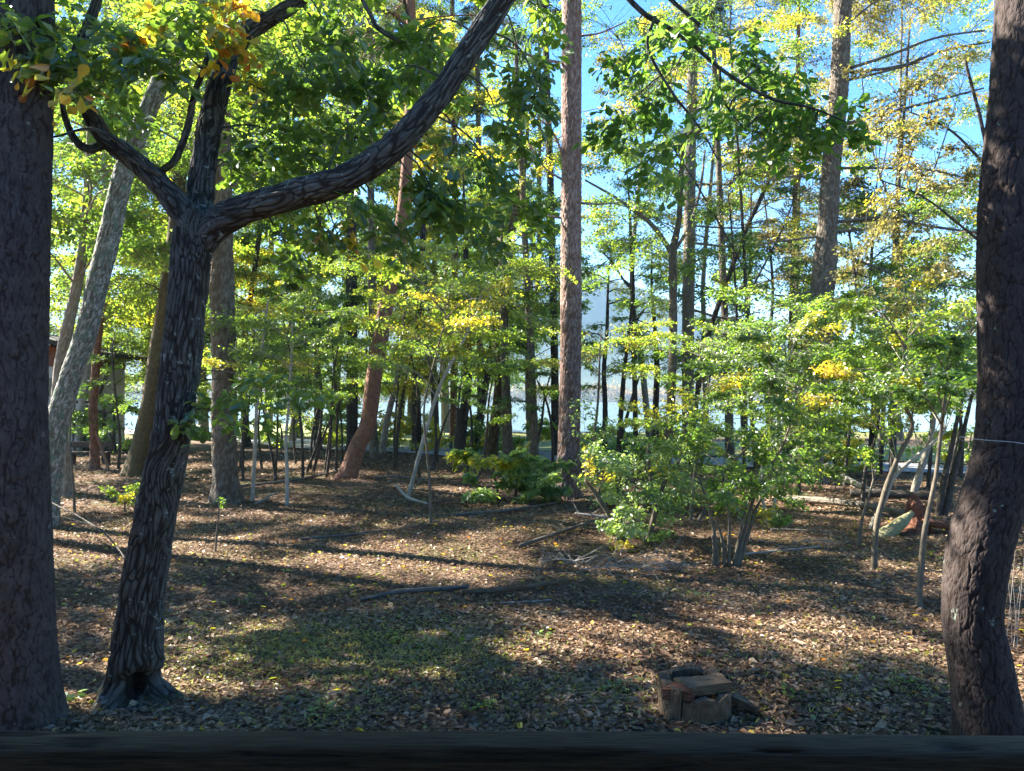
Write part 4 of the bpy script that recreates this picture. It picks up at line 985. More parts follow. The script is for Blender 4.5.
# right part of the wood
sapling('bright leafy sapling behind the multi-stemmed shrub', [[(700, 488), (702, 450), (706, 400), (715, 350)]], 21, 4, 'dark_bark', 'lime_leaf', layered((640, 790), (330, 430), 20, 24, .85, 220), top=4.5)
sapling('thin whitish stem with leaves on the left of the tall rough pine', [[(771, 522), (777, 480), (781, 440), (778, 400), (785, 370), (795, 340)], [(771, 518), (760, 480), (775, 430), (786, 400)]], 15.2, 3.6, 'pale_stem', 'green_leaf', layered((720, 850), (290, 400), 15.3, 22, .65, 200) + layered((770, 850), (400, 480), 15, 8, .45, 110), top=3.8)
sapling('curved sapling with pale buttressed foot, in front of the fallen logs', [[(868, 526), (884, 500), (894, 477), (912, 460), (930, 445), (945, 432)], ], 14.8, 6, 'pale_stem', 'lime_leaf', layered((850, 975), (330, 420), 14.8, 18, .6, 190))
sapling('wavy dark-grey sapling standing forward of the fallen logs', [[(874, 570), (876, 530), (885, 492), (897, 460), (909, 436), (912, 422), (905, 405), (902, 380), (906, 340)]], 11, 6.5, 'stem_bark', 'lime_leaf', layered((830, 975), (300, 405), 11, 20, .5, 180), L=.065, top=3.2)
sapling('crooked thin sapling just left of the curved pine', [[(918, 607), (921, 570), (924, 535), (930, 505), (936, 475), (940, 440), (944, 405), (948, 370)]], 9, 6.5, 'stem_bark', 'green_leaf', layered((900, 978), (335, 395), 9.2, 10, .36, 130), L=.06, top=2.9)
sapling('short dark leaning stick of a sapling left of the wavy dark-grey one', [[(857, 546), (862, 520), (869, 496), (876, 470)]], 12.7, 4, 'stem_bark', 'green_leaf', [(872, 460, 0, .3, 40), (880, 440, 0, .35, 50)])
sapling('pair of dark leaning stems at the wood edge right of the rotten stump', [[(937, 513), (944, 480), (951, 450), (958, 415), (966, 380)], [(943, 512), (952, 480), (960, 450), (966, 420), (973, 392)]], 16.3, 7, 'dark_bark', 'lime_leaf', layered((890, 985), (320, 400), 16.3, 16, .7, 190), top=4)
sapling('dark fork-stemmed small tree beside the road behind the rotten stump', [[(912, 494), (922, 465), (930, 440), (934, 410), (930, 370)]], 19.5, 8, 'pale_bark', 'green_leaf', layered((860, 980), (290, 380), 19.5, 18, .8, 190), top=5)
sapling('leafy green small tree left of the curved pine, over the road', [[(960, 470), (962, 440), (958, 400), (950, 340)]], 24, 5, 'dark_bark', 'lime_leaf', layered((880, 990), (270, 380), 24, 18, 1.0, 220), top=7)
sapling('small tree with pale fading leaves before the sky, its stem behind the curved pine', [[(992, 583), (1000, 470), (1003, 360), (1000, 240), (985, 140), (965, 60)], [(1003, 380), (960, 362, -.1), (925, 350, -.2), (890, 345, -.3)], [(1001, 260), (960, 225, -.1), (920, 195, -.2), (880, 180, -.3)], [(990, 170), (950, 130, 0), (905, 110, .1)]], 13, 7, 'dark_bark', 'pale_leaf', layered((850, 985), (60, 320), 13, 44, .42, 60, .5), top=6.4, L=.072, thick=1.0)
sapling('leafy bush in front of the tall rough pine, left side', [[(800, 500), (798, 470), (790, 440), (785, 400)]], 18.5, 4, 'dark_bark', 'lime_leaf', layered((750, 860), (300, 440), 18.5, 22, .75, 200), top=4.5)
sapling('tall thin sapling left of the tall rough pine with sparse yellowish leaves', [[(745, 478), (742, 420), (738, 350), (735, 280), (730, 210)]], 24, 4, 'dark_bark', 'pale_leaf', layered((690, 840), (90, 290), 24, 30, .8, 110), top=9, L=.075)

sapling('green sapling with wide airy tiers between the larch and the tall rough pine', [[(690, 520), (694, 480), (700, 440), (704, 400), (700, 350)], [(696, 520), (720, 480), (745, 450), (770, 430)]], 15.5, 4, 'stem_bark', 'green_leaf', layered((650, 840), (330, 470), 15.5, 26, .66, 120, 1.0), top=3.6)
sapling('airy sapling with yellow-green tiers standing right behind the larch', [[(592, 478), (594, 440), (598, 400), (600, 350)]], 23, 4, 'stem_bark', 'lime_leaf', layered((555, 690), (320, 375), 23.5, 14, .8, 130, .8), top=4.6)
sapling('tall airy green-leaved tree filling the top between the larch and the tall rough pine', [[(757, 478), (752, 420), (748, 340), (744, 250), (738, 150), (730, 40)], [(745, 270), (700, 190, .2), (650, 110, .4), (620, 40, .5)], [(746, 300), (790, 210, .3), (812, 120, .5)]], 23.5, 5, 'dark_bark', 'green_leaf',
        layered((575, 830), (-15, 290), 23.5, 84, .85, 110, 1.2), top=14.5, name='tree', cat='tree', group=TREES, L=.085, thick=.9)
sapling('tall airy tree of small yellow-green leaves at the top right before the sky', [[(880, 472), (884, 400), (890, 300), (898, 200), (905, 100), (910, 20)], [(893, 260), (930, 180, .2), (960, 90, .3)], [(896, 220), (870, 140, -.2), (860, 60, -.3)]], 25.5, 5, 'dark_bark', 'lime_leaf',
        layered((845, 990), (-15, 270), 25.5, 56, .85, 85, 1.2), top=14.5, name='tree', cat='tree', group=TREES, L=.085, thick=.9)
for k, (px, d, lean) in enumerate([(243, 23, 6), (262, 27, -5), (274, 22, 8), (296, 29, 4), (303, 23, -8), (318, 31, 5), (342, 29, -4), (362, 31, 7), (394, 27, 9), (420, 24, -7), (438, 30, 6), (452, 26, 10), (470, 29, -6)]):
    yb = HY + H * F / d; w = rng.uniform(2.0, 3.4)
    sapling('thin dark stem among the crowd of slender saplings in the middle of the wood', [[(px, yb), (px + lean * .3 + rng.normal(0, 2), yb - 40), (px + lean + rng.normal(0, 4), yb - 90), (px + lean * 2 + rng.normal(0, 6), yb - 160)], [(px + lean * .5, yb - 62), (px - lean * 1.2 + rng.normal(0, 8), yb - 105)]], d, w, 'dark_bark', ['lime_leaf', 'green_leaf'][k % 2],
            layered((px - 30, px + 40), (yb - 190, yb - 75), d, 5, .7, 120), group='crowd of slender saplings')
for k, (px, d, lean) in enumerate([(845, 21, 6), (862, 17, 9), (890, 20, 5), (928, 21, 7), (950, 18, 6)]):
    yb = HY + H * F / d; w = rng.uniform(3, 5)
    sapling('slim dark stem among the leaning saplings at the wood edge by the road', [[(px, yb), (px + lean * .4, yb - 40), (px + lean + rng.normal(0, 3), yb - 80), (px + lean * 2, yb - 130)]], d, w, 'dark_bark', 'green_leaf',
            layered((px - 30, px + 40), (yb - 170, yb - 90), d, 4, .6, 110), group='leaning saplings at the wood edge')
# ------------------------------------------------------------------ shrubs
SHR = 'shrubs of the undergrowth'
def shrub(label, px, d, stems, pads, leaf='shrub_leaf', L=.08, bark='stem_bark', w=3, shape='oval', name='shrub'):
    return sapling(label, stems, d, w, bark, leaf, pads, L=L, shape=shape, cat='shrub', name=name, group=SHR, wr=.006, droop=.12, thick=.6)
d = 11.3
shrub('many-stemmed shrub with pale bare feet in front of the leafy thicket', 733, d,
      [[(718, 566), (716, 545), (711, 518), (700, 480)], [(729, 566), (729, 545), (729, 517), (722, 470)], [(733, 567), (739, 540), (747, 505), (760, 465)], [(735, 568), (744, 535), (754, 498), (768, 470), (785, 440), (797, 395)], [(737, 566), (748, 535), (758, 505), (775, 478)], [(713, 564), (714, 548), (712, 535)], [(725, 566), (722, 540), (716, 520)]],
      layered((640, 840), (400, 500), d, 30, .44, 85, .8) + layered((680, 800), (480, 520), d, 8, .28, 70, .35), leaf='green_leaf', L=.062, bark='stem_bark', w=4.5)
d = 12.8
shrub('dark bent stem with fresh green leaves, left of the many-stemmed shrub', 620, d,
      [[(615, 548), (624, 529), (645, 504), (651, 486), (648, 454), (652, 430)], [(632, 520), (600, 500), (585, 480)], [(645, 500), (665, 480), (680, 460)]],
      layered((572, 720), (415, 535), d, 26, .42, 80, .8) + layered((600, 660), (520, 550), d, 6, .25, 60, .3), L=.065, w=6.5)
shrub('thicket of fresh green leaves to the right of the larch foot', 610, 17.5, [[(600, 500), (598, 480), (592, 462)], [(612, 502), (620, 480), (630, 455)], [(625, 504), (640, 480), (652, 450)]],
      layered((592, 700), (445, 500), 17.5, 26, .5, 110, .6), L=.085, w=3.5)
shrub('broad-leaved light green shrub at the left of the larch foot', 515, 18.2, [[(500, 498), (495, 480), (488, 465)], [(515, 500), (517, 480), (520, 460)], [(530, 500), (540, 478), (548, 462)]],
      layered((465, 560), (452, 500), 17.9, 28, .40, 70, .5), L=.13, w=3)
shrub('roadside bush with pale green leaves before the pale lake, centre', 625, 33, [[(625, 457), (624, 445), (628, 432)], [(628, 457), (636, 444), (640, 430)]], layered((585, 700), (428, 452), 34, 18, .9, 150, 1.2), L=.13, w=2.5, leaf='shrub_leaf')
shrub('sunlit hedge-like bush beside the road behind the curved pine', 960, 29, [[(955, 462), (956, 450), (955, 435)], [(968, 462), (969, 448), (972, 432)]], layered((925, 1010), (425, 460), 29, 16, .9, 170, 1.0), L=.12, w=3, leaf='lime_leaf')
shrub('bush with bright golden leaves beside the foot of the tall rough pine', 840, 24.5, [[(838, 474), (836, 465), (830, 455)]], layered((815, 875), (440, 468), 24.5, 10, .5, 110, .5), L=.10, w=3, leaf='yellow_leaf')
shrub('low dim bush at the roadside above the fallen logs', 800, 28, [[(790, 466), (788, 450), (782, 440)], [(880, 466), (882, 450), (885, 440)]], layered((770, 900), (420, 458), 29, 14, .9, 130, .8), L=.12, w=3, leaf='green_leaf')
shrub('roadside bush left of the larch with light leaves', 540, 34, [[(535, 455), (534, 445), (530, 435)]], layered((480, 560), (420, 450), 35, 14, .9, 130, 1.0), L=.13, w=3, leaf='lime_leaf')
shrub('yellow bush at the far edge of the clearing', 440, 38, [[(430, 449), (432, 440), (430, 430)], [(450, 449), (452, 440), (455, 430)]], layered((390, 480), (415, 446), 39, 16, 1.0, 150, 1.2), L=.14, w=3, leaf='yellow_leaf')
shrub('shady green bush at the far left beyond the mossy leaning trunk', 160, 36, [[(150, 452), (152, 440), (150, 425)], [(110, 452), (112, 440), (108, 428)]], layered((80, 210), (400, 446), 37, 20, 1.2, 150, 1.4), L=.14, w=3, leaf='green_leaf')
shrub('far green bush between the hollow grey trunk and the red pine', 290, 40, [[(280, 447), (282, 436), (280, 424)], [(320, 447), (322, 436), (325, 424)]], layered((235, 350), (400, 443), 41, 20, 1.3, 150, 1.4), L=.14, w=3, leaf='lime_leaf')

# ------------------------------------------------------------------ cabin, bench, pale buildings
M['cabin_roof'] = plain('cabin_roof', (.02, .018, .018), (.05, .045, .042), 12, .8, .3)
M['cabin_board'] = plain('cabin_board', (.10, .035, .018), (.17, .065, .03), 7, .85, .3, (6, 6, .4))
M['cabin_wall'] = plain('cabin_wall', (.30, .31, .31), (.42, .42, .41), 4, .9, .1)
M['dark_timber'] = plain('dark_timber', (.04, .028, .02), (.09, .065, .045), 9, .85, .3)
def cabin():
    d = 38.0
    c = at(35, 400, d); x0 = at(-60, 400, d)[0]; x1 = at(84, 400, d)[0]; zg = gz1(x0, d)
    r = root('cabin', 'small cabin with dark low roof and grey walls at the far left', 'cabin', (x1 - 3, d, zg))
    g = Geo(); zt = at(0, 366, d)[2]; box(g, x0, x1, d, d + 4, zg - .2, zt); g.build('wall', M['cabin_wall'], r)
    g = Geo(); zb = at(0, 349, d)[2]
    V = [(x, y, z) for (y0_, y1_) in [(d - .03, d + 4.03)] for y in (y0_, y1_) for x, z in ((x0 - .03, zt - .02), (x1 + .03, zt - .02), (x1 + .03, zb - .25), ((x0 + x1) / 2, zb + .6), (x0 - .03, zb - .25))]
    g.add(V, [[(0, 1, 2, 3, 4)], [(9, 8, 7, 6, 5)]], 0, False)
    g.add(np.array(V), [[(0, 5, 6, 1), (1, 6, 7, 2), (4, 9, 5, 0)]], 0, False); g.build('gable_boards', M['cabin_board'], r)
    g = Geo(); xe = at(115, 400, d)[0]; ze = at(0, 358, d)[2]; xm = (x0 + x1) / 2; zm = zb + .75
    for (xa, za, xb, zb_) in ((xm, zm, xe, ze), (xm, zm, 2 * xm - xe, ze)):
        s = 1 if xb > xa else -1
        V = [(xx, y, zz + t) for t in (0, .22) for y in (d - .9, d + 4.6) for xx, zz in ((xa, za), (xb, zb_))]
        f = [(0, 2, 3, 1), (4, 5, 7, 6), (0, 1, 5, 4), (2, 6, 7, 3), (0, 4, 6, 2), (1, 3, 7, 5)]
        g.add(V, [f], 0, False)
    g.build('roof', M['cabin_roof'], r)
    g = Geo(); tube(g, [at(113, 361, d - .4), at(100, 392, d - .4), at(95, 402, d - .4)], [.09] * 3, 6, 0, .5); g.build('brace', M['dark_timber'], r)
    g = Geo(); wz = at(0, 378, d)[2]; box(g, x1 - 2.2, x1 - 1.2, d - .02, d + .02, wz - .9, wz); g.build('window', plain('cabin_glass', (.03, .04, .05), (.06, .07, .08), 3, .1, 0), r)
cabin()
def deck_rail():
    d = 36.0
    r = root('deck_railing', 'dark timber deck railing in front of the far cabin', 'railing', ground(95, d))
    for px in (74, 84, 94, 104, 114):
        p = ground(px, d); g = Geo(); box(g, p[0] - .05, p[0] + .05, d - .05, d + .05, p[2] - .1, at(0, 402, d)[2]); g.build('post', M['dark_timber'], r)
    a, b = at(72, 402, d), at(116, 402, d)
    for z, h in ((a[2], .07), (a[2] - .45, .06)):
        g = Geo(); box(g, a[0], b[0], d - .075, d - .052, z - h, z + h); g.build('rail', M['dark_timber'], r)
    g = Geo(); box(g, a[0], b[0], d + .06, d + 3, gz1(a[0], d) + .22, gz1(a[0], d) + .32); g.build('floorboards', M['dark_timber'], r)
deck_rail()
def bench():
    d = 29.0; p = ground(88, d)
    r = root('bench', 'low dark wooden bench near the reddish dead trunk', 'bench', p)
    g = Geo(); box(g, p[0] - .8, p[0] + .8, d - .2, d + .2, p[2] + .40, p[2] + .46); g.build('seat', M['dark_timber'], r)
    g = Geo(); box(g, p[0] - .8, p[0] + .8, d + .2, d + .24, p[2] + .60, p[2] + .82); g.build('backrest', M['dark_timber'], r)
    for s in (-.65, .65):
        g = Geo(); box(g, p[0] + s - .05, p[0] + s + .05, d - .18, d + .18, p[2] - .1, p[2] + .398); g.build('leg', M['dark_timber'], r)
        g = Geo(); box(g, p[0] + s - .04, p[0] + s + .04, d + .242, d + .30, p[2] - .1, p[2] + .80); g.build('back_post', M['dark_timber'], r)
bench()

# ------------------------------------------------------------------ stumps, logs, sticks
def cut_stump():
    d = 5.95; b = ground(693, d); s = 1 / F * d
    r = root('tree_stump', 'old hollow sawn stump with loose chunks lying on it, just beyond the railing', 'stump', b)
    def shell(a0, a1, r0, r1, h, n, seed, name):
        """a piece of the hollow rim: outer and inner wall between two angles, ragged top"""
        a = np.linspace(a0, a1, n); g = Geo(); m = 9
        hh = h * (1 + .30 * (fbm(np.stack([a * 3, a * 0 + seed, a * 0], 1), 2, 4) - .5))
        ro = r1 * (1 + .16 * (fbm(np.stack([np.cos(a) * 2, np.sin(a) * 2, a * 0 + seed], 1), 2, 5) - .5)) ; ri = r0 * (1 + .25 * (fbm(np.stack([a * 4, a * 0, a * 0 + seed], 1), 2, 6) - .5))
        t = np.linspace(0, 1, m)
        V = []
        for k in range(m): V.append(np.stack([b[0] + np.cos(a) * ro * (1.07 - .07 * t[k]), b[1] + np.sin(a) * ro * (1.07 - .07 * t[k]), b[2] - .06 + (hh + .06) * t[k]], 1))
        for k in range(m)[::-1]: V.append(np.stack([b[0] + np.cos(a) * ri, b[1] + np.sin(a) * ri, b[2] - .06 + (hh + .05) * t[k]], 1))
        V = np.stack(V, 1)                              # n, 2m, 3
        V[:, :, :] += ((np.stack([noise3(V.reshape(-1, 3) * 32, q) for q in (1, 2, 3)], 1) - .5) * .022).reshape(V.shape)
        M2 = 2 * m; i = np.arange(n - 1)[:, None] * M2 + np.arange(M2 - 1)[None]
        bk = np.stack([V[..., 0], V[..., 1], V[..., 2]], -1).reshape(-1, 3)
        g.add(V.reshape(-1, 3), [np.stack([i, i + M2, i + M2 + 1, i + 1], -1).reshape(-1, 4), [list(range(M2))], [list(range((n - 1) * M2, n * M2))[::-1]]], 0, False, bk)
        g.build(name, M['stump_wood'], r, b)
    shell(math.radians(150), math.radians(238),   .17, .265, .25, 34, 3, 'rim')
    shell(math.radians(15), math.radians(148), .20, .262, .27, 46, 8, 'rim')
    shell(math.radians(240), math.radians(374), .20, .27, .17, 44, 14, 'rim')
    # heart of the stump, the shade of the hollow painted into its colour
    g = Geo(); tube(g, [b + (0, 0, -.05), b + (0, 0, .04)], [.21, .19], 28, 0, .05, wob=.1); g.build('heartwood', M['rot_dark'], r, b)
    def chunk(name, label, c, dims, rot, tilt, mat, seed):
        """a split block of wood with uneven faces"""
        g = Geo(); n = 12; V = []; Fc = []
        lx, ly, lz = dims
        for ax in range(3):
            for sgn in (-1, 1):
                u = np.linspace(-1, 1, n); A, B_ = np.meshgrid(u, u)
                P = np.zeros((n, n, 3)); o = [q for q in range(3) if q != ax]
                P[..., ax] = sgn; P[..., o[0]] = A; P[..., o[1]] = B_
                P = P.reshape(-1, 3); i = np.arange(n - 1)[:, None] * n + np.arange(n - 1)[None]
                f = np.stack([i, i + 1, i + n + 1, i + n], -1).reshape(-1, 4) + len(V) * n * n
                V.append(P); Fc.append(f)
        P = np.concatenate(V); taper = 1 - .28 * (P[:, 0] * .5 + .5)
        P = P * np.stack([np.ones(len(P)), taper, .8 + .2 * P[:, 1] * .6], 1) * np.array([lx, ly, lz]) / 2
        nn = np.stack([noise3(P * np.array([16, 40, 40]) + seed, q) for q in (1, 2, 3)], 1) - .5
        P = P + nn * .016
        bk = P[:, [1, 2, 0]] + seed
        ca, sa = math.cos(rot), math.sin(rot); ct, st_ = math.cos(tilt), math.sin(tilt)
        P = np.stack([P[:, 0] * ct - P[:, 2] * st_, P[:, 1], P[:, 0] * st_ + P[:, 2] * ct], 1)
        P = np.stack([P[:, 0] * ca - P[:, 1] * sa, P[:, 0] * sa + P[:, 1] * ca, P[:, 2]], 1) + c
        g.add(P, [np.concatenate(Fc)], 0, False, bk)
        o = g.build(name, M[mat], None, c); tag(o, label, 'wood chunk', 'chunks of wood on and by the sawn stump')
    chunk('wood_chunk', 'mossy wedge of wood lying across the sawn stump, its cut end facing right', b + (.07, -.05, .215), (.40, .20, .10), math.radians(22), -.05, 'stump_wood', 2.0)
    chunk('wood_chunk', 'reddish block of wood on the left rim of the sawn stump', b + (-.14, -.15, .20), (.22, .13, .12), math.radians(-24), .05, 'rotten_wood', 5.0)
    chunk('wood_chunk', 'small split piece of wood lying on the leaves right of the sawn stump', b + (.39, -.02, .07), (.20, .10, .07), math.radians(-30), -.22, 'stump_wood', 9.0)
cut_stump()

def rotten_stump():
    d = 14.0; b = ground(916, d)
    r = root('rotten_stump', 'rotten reddish stump with a mossy root spur before the road', 'stump', b)
    g = Geo(); n, m = 90, 22
    th = np.linspace(0, 2 * np.pi, n, endpoint=False); t = np.linspace(0, 1, m)
    lob = .5 + .5 * np.cos(3 * th - .4) ; lob2 = np.maximum(np.cos(th - math.pi * 1.02), 0) ** 3
    hgt = .22 + .42 * np.maximum(np.cos(th - 1.3), 0) ** 2 + .10 * fbm(np.stack([np.cos(th) * 3, np.sin(th) * 3, th * 0], 1), 2, 3)
    V = []
    for k in range(m):
        rr = .20 + (.30 * lob + .62 * lob2) * (1 - t[k]) ** 2.2
        V.append(np.stack([b[0] + rr * np.cos(th), b[1] + rr * np.sin(th) * .8, b[2] - .05 + (hgt + .05) * t[k]], 1))
    V.append(np.stack([b[0] + .12 * np.cos(th), b[1] + .10 * np.sin(th), b[2] + hgt * .75], 1)); V.append(np.stack([b[0] + .08 * np.cos(th), b[1] + .06 * np.sin(th), b[2] + .05 + 0 * th], 1))
    V = np.stack(V); V = V + ((np.stack([noise3(V.reshape(-1, 3) * np.array([14, 14, 6]), q) for q in (1, 2, 3)], 1) - .5) * .09).reshape(V.shape)
    mm = len(V); i = np.arange(mm - 1)[:, None] * n; j = np.arange(n)[None]; j2 = (j + 1) % n
    P = V.reshape(-1, 3)
    g.add(P, [np.stack([i + j, i + j2, i + n + j2, i + n + j], -1).reshape(-1, 4)], 0, False, P * np.array([1, 1, 1.0])); g.build('stump', M['rotten_wood'], r, b)
    g = Geo(); tube(g, [b + (-.16, -.18, .40), b + (-.42, -.26, .22), b + (-.75, -.32, .02), b + (-1.0, -.36, -.08)], [.05, .12, .13, .06], 18, 0, .04, wob=.3, seed=3); g.build('mossy_root', M['mossy_pale'], r, b)
    g = Geo()
    for q in range(3):
        a = rng.uniform(-.5, .4); tube(g, [b + (.1, -.1 + .1 * q, .25 - .04 * q), b + (.45 + .1 * q, -.2 + .15 * q, .16), b + (.85, -.25 + .25 * q + a * .2, -.03)], [.07, .06, .03], 8, 0, .05, wob=.4, seed=q)
    g.build('roots', M['rotten_wood'], r, b)
M['mossy_pale'] = bark_mat('mossy_pale', (.16, .15, .07), (.30, .28, .16), 20, 8, .5, .015, (.14, .17, .05), .55, 6)
rotten_stump()

LOGS = 'fallen branches and logs'
def log(label, pts, w, mat, name='fallen_log', cat='log', nseg=12, lift=.5, step=.05, twigs=0):
    """a fallen stem lying on the litter: (px, depth, lift) way points"""
    P = []
    for p in pts:
        q = ground(p[0], p[1]); q[2] += p[2]; P.append(q)
    r_ = [x * .68 / 2 / F * pts[0][1] for x in w]
    P = np.array(P); P[:, 2] += np.array([r_[min(i, len(r_) - 1)] for i in range(len(P))]) * lift
    while len(r_) < len(P): r_.append(r_[-1])
    g = Geo(); tube(g, P, r_, nseg, 0, step, wob=.25, seed=int(rng.integers(99)))
    for k in range(twigs):
        i = rng.integers(0, len(P) - 1); f = rng.random(); s0 = P[i] * (1 - f) + P[i + 1] * f
        e = s0 + np.array([rng.normal(0, .3), rng.normal(0, .3), abs(rng.normal(.12, .12))]); e2 = e + (e - s0) * .6 + rng.normal(0, .1, 3) * np.array([1, 1, .5])
        sticks(g, np.array([s0, e]), np.array([e, e2]), np.array([.008, .005]), np.array([.005, .002]), 0)
    o = g.build(name, M[mat], None, P[0]); tag(o, label, cat, LOGS); return o
log('dark broken branch lying across the middle of the clearing', [(360, 9.25, .03), (400, 9.5, .03), (440, 9.65, .03), (468, 9.75, .04)], [5, 8, 8, 7], 'dead_wood', 'fallen_branch', 'branch')
log('paler split branch end lying just right of the dark broken branch', [(461, 9.42, .03), (500, 9.6, .03), (545, 9.9, .03), (568, 10.15, .05)], [9, 8, 7, 4], 'stump_wood', 'fallen_branch', 'branch', twigs=3)
log('long grey fallen log at the foot of the tall rough pine', [(782, 18.4, .06), (820, 17.6, .1), (860, 16.8, .1), (905, 16.0, .06)], [9, 10, 9, 7], 'grey_bark', twigs=6)
log('dark fallen log behind the grey one', [(850, 18.6, .1), (890, 18.3, .12), (930, 18.0, .1)], [12, 12, 10], 'dark_bark')
log('root-like curved log sloping from the tall rough pine', [(826, 20.6, .55), (845, 20, .3), (870, 19.2, .12), (890, 18.8, .1)], [10, 9, 8, 6], 'pale_bark')
log('fallen pole crossing the ground before the red pine', [(240, 21, .05), (300, 22.5, .05), (345, 25.2, .1)], [4, 4, 3], 'dead_wood', 'fallen_branch', 'branch', twigs=4)
log('thin fallen branch left of the larch foot', [(455, 15.4, .02), (510, 16, .03), (556, 17.6, .06)], [5, 5, 4], 'dead_wood', 'fallen_branch', 'branch', twigs=5)
log('curved grey branch on the leaves in front of the leafy thicket', [(520, 12.5, .02), (565, 13.6, .05), (600, 14.6, .1)], [6, 6, 4], 'dead_wood', 'fallen_branch', 'branch', twigs=5)
log('thin pale stick lying right of the many-stemmed shrub', [(738, 12.0, .02), (775, 12.2, .02), (820, 12.5, .03)], [3.5, 3, 2], 'bleached_wood', 'fallen_branch', 'branch', twigs=5)
log('short pale stick near the split branch', [(500, 9.05, .01), (530, 9.1, .01), (552, 9.2, .01)], [2.5, 2.5, 2], 'bleached_wood', 'fallen_branch', 'branch')
log('dark thin branch resting between the lichen-spotted trunk and the oak', [(46, 14.5, .55), (75, 13.8, .38), (105, 12.8, .22), (128, 11.6, .03)], [2.6, 2.6, 2.2, 1.6], 'dark_bark', 'fallen_branch', 'branch', twigs=5)
log('fallen stick in the shade by the leaning red pine', [(375, 23, .04), (400, 22.5, .12), (430, 22.2, .1)], [4, 3.5, 2.5], 'dead_wood', 'fallen_branch', 'branch', twigs=4)
log('pale forked stick in the sun left of the leaning pale sapling', [(396, 19.2, .25), (408, 18.4, .08), (428, 17.6, .02)], [4, 4, 3], 'bleached_wood', 'fallen_branch', 'branch', twigs=3)
log('bleached stick in the sunny patch right of the hollow grey trunk', [(255, 18, .02), (265, 18.2, .1), (278, 18.4, .25)], [3, 3, 2], 'bleached_wood', 'fallen_branch', 'branch', twigs=3)
log('long dark stick behind the middle of the clearing', [(300, 13.2, .02), (345, 13.5, .03), (385, 13.9, .03)], [4, 3.5, 2.5], 'dead_wood', 'fallen_branch', 'branch', twigs=4)
log('thin dry branch lying at the right among bronze leaves', [(770, 14.2, .02), (800, 14.0, .05), (835, 13.5, .08)], [4, 3, 2], 'dead_wood', 'fallen_branch', 'branch', twigs=6)
log('grey stick right of the larch foot', [(575, 15.6, .02), (610, 15.3, .04), (640, 15.2, .06)], [4, 3.4, 2.2], 'bleached_wood', 'fallen_branch', 'branch', twigs=5)

def brush(label, px, d, n, spread, mat='bleached_wood', name='dry_branch'):
    """a dead twiggy branch lying on the ground"""
    c = ground(px, d); g = Geo()
    main = [c + (-spread * .6, .2, .03), c + (0, 0, .12), c + (spread * .7, -.15, .1)]
    P, _ = tube(g, main, [.010, .008, .004], 6, 0, .08, wob=.3)
    S0 = [P[rng.integers(len(P))] for _ in range(n)]
    for s0 in S0:
        v = np.array([rng.normal(0, .22), rng.normal(0, .22), rng.normal(.06, .13)]) * spread
        a = s0 + v; a[2] = max(a[2], gz1(a[0], a[1]) + .01)
        b2 = a + v * rng.uniform(.4, .9) + rng.normal(0, .06, 3); b2[2] = max(b2[2], gz1(b2[0], b2[1]) + .01)
        c2 = a + v * .4 + rng.normal(0, .12, 3); c2[2] = max(c2[2], gz1(c2[0], c2[1]) + .01)
        sticks(g, np.array([s0, a, a]), np.array([a, b2, c2]), np.array([.0045, .003, .003]), np.array([.003, .0012, .0012]), 0)
    o = g.build(name, M[mat], None, c); tag(o, label, 'branch', 'dead brush on the ground'); return o
brush('pale dead twiggy branch spread out in front of the bent-stemmed shrub', 622, 10.6, 46, .85)
brush('smaller tangle of bleached twigs left of the bent-stemmed shrub', 560, 11.2, 26, .5)
brush('bleached twigs lying below the leafy thicket towards the clearing', 668, 10.9, 26, .5)
brush('grey dead twigs below the pale dead twiggy branch', 615, 9.2, 16, .42, 'dead_wood')
brush('pale dry twigs on the leaves at the left of the wavy sapling', 815, 12.6, 16, .5)

def dry_stalks():
    d = 7.6; b = ground(1013, d)
    r = root('dry_weed', 'pale dry weed stalks standing at the right edge behind the curved pine', 'plant', b, 'small plants on the forest floor')
    for k in range(7):
        g = Geo(); x = rng.normal(0, .07); q = b + (x, rng.normal(0, .08), -.02)
        tube(g, [q, q + (rng.normal(0, .03), 0, .35), q + (rng.normal(0, .08), 0, rng.uniform(.6, 1.0))], [.004, .003, .0015], 5, 0, .08)
        g.build('stalk', M['bleached_wood'], r, b)
dry_stalks()

# ------------------------------------------------------------------ small plants
PL = 'small plants on the forest floor'
def plant(label, px, d, n, L, hgt, leaf='shrub_leaf', shape='oval'):
    b = ground(px, d); r = root('seedling', label, 'plant', b, PL); g = Geo()
    a = rng.uniform(0, 6.28, n); st = b + np.stack([rng.normal(0, .05, n), rng.normal(0, .05, n), np.zeros(n)], 1)
    tip = st + np.stack([np.cos(a) * hgt * .5, np.sin(a) * hgt * .5, rng.uniform(.5, 1, n) * hgt], 1)
    sticks(g, st, tip, .0035, .0015, 1)
    k = 4
    P = np.repeat(tip, k, 0) - np.repeat(tip - st, k, 0) * rng.uniform(0, .6, n * k)[:, None]; aa = rng.uniform(0, 6.28, n * k)
    leaves(g, P, np.stack([np.cos(aa), np.sin(aa), rng.normal(0, .25, n * k)], 1), np.array([0, 0, 1.0]) + rng.normal(0, .25, (n * k, 3)), L * rng.uniform(.6, 1.1, n * k), shape)
    g.build('foliage', [M[leaf], M['stem_bark']], r, b)
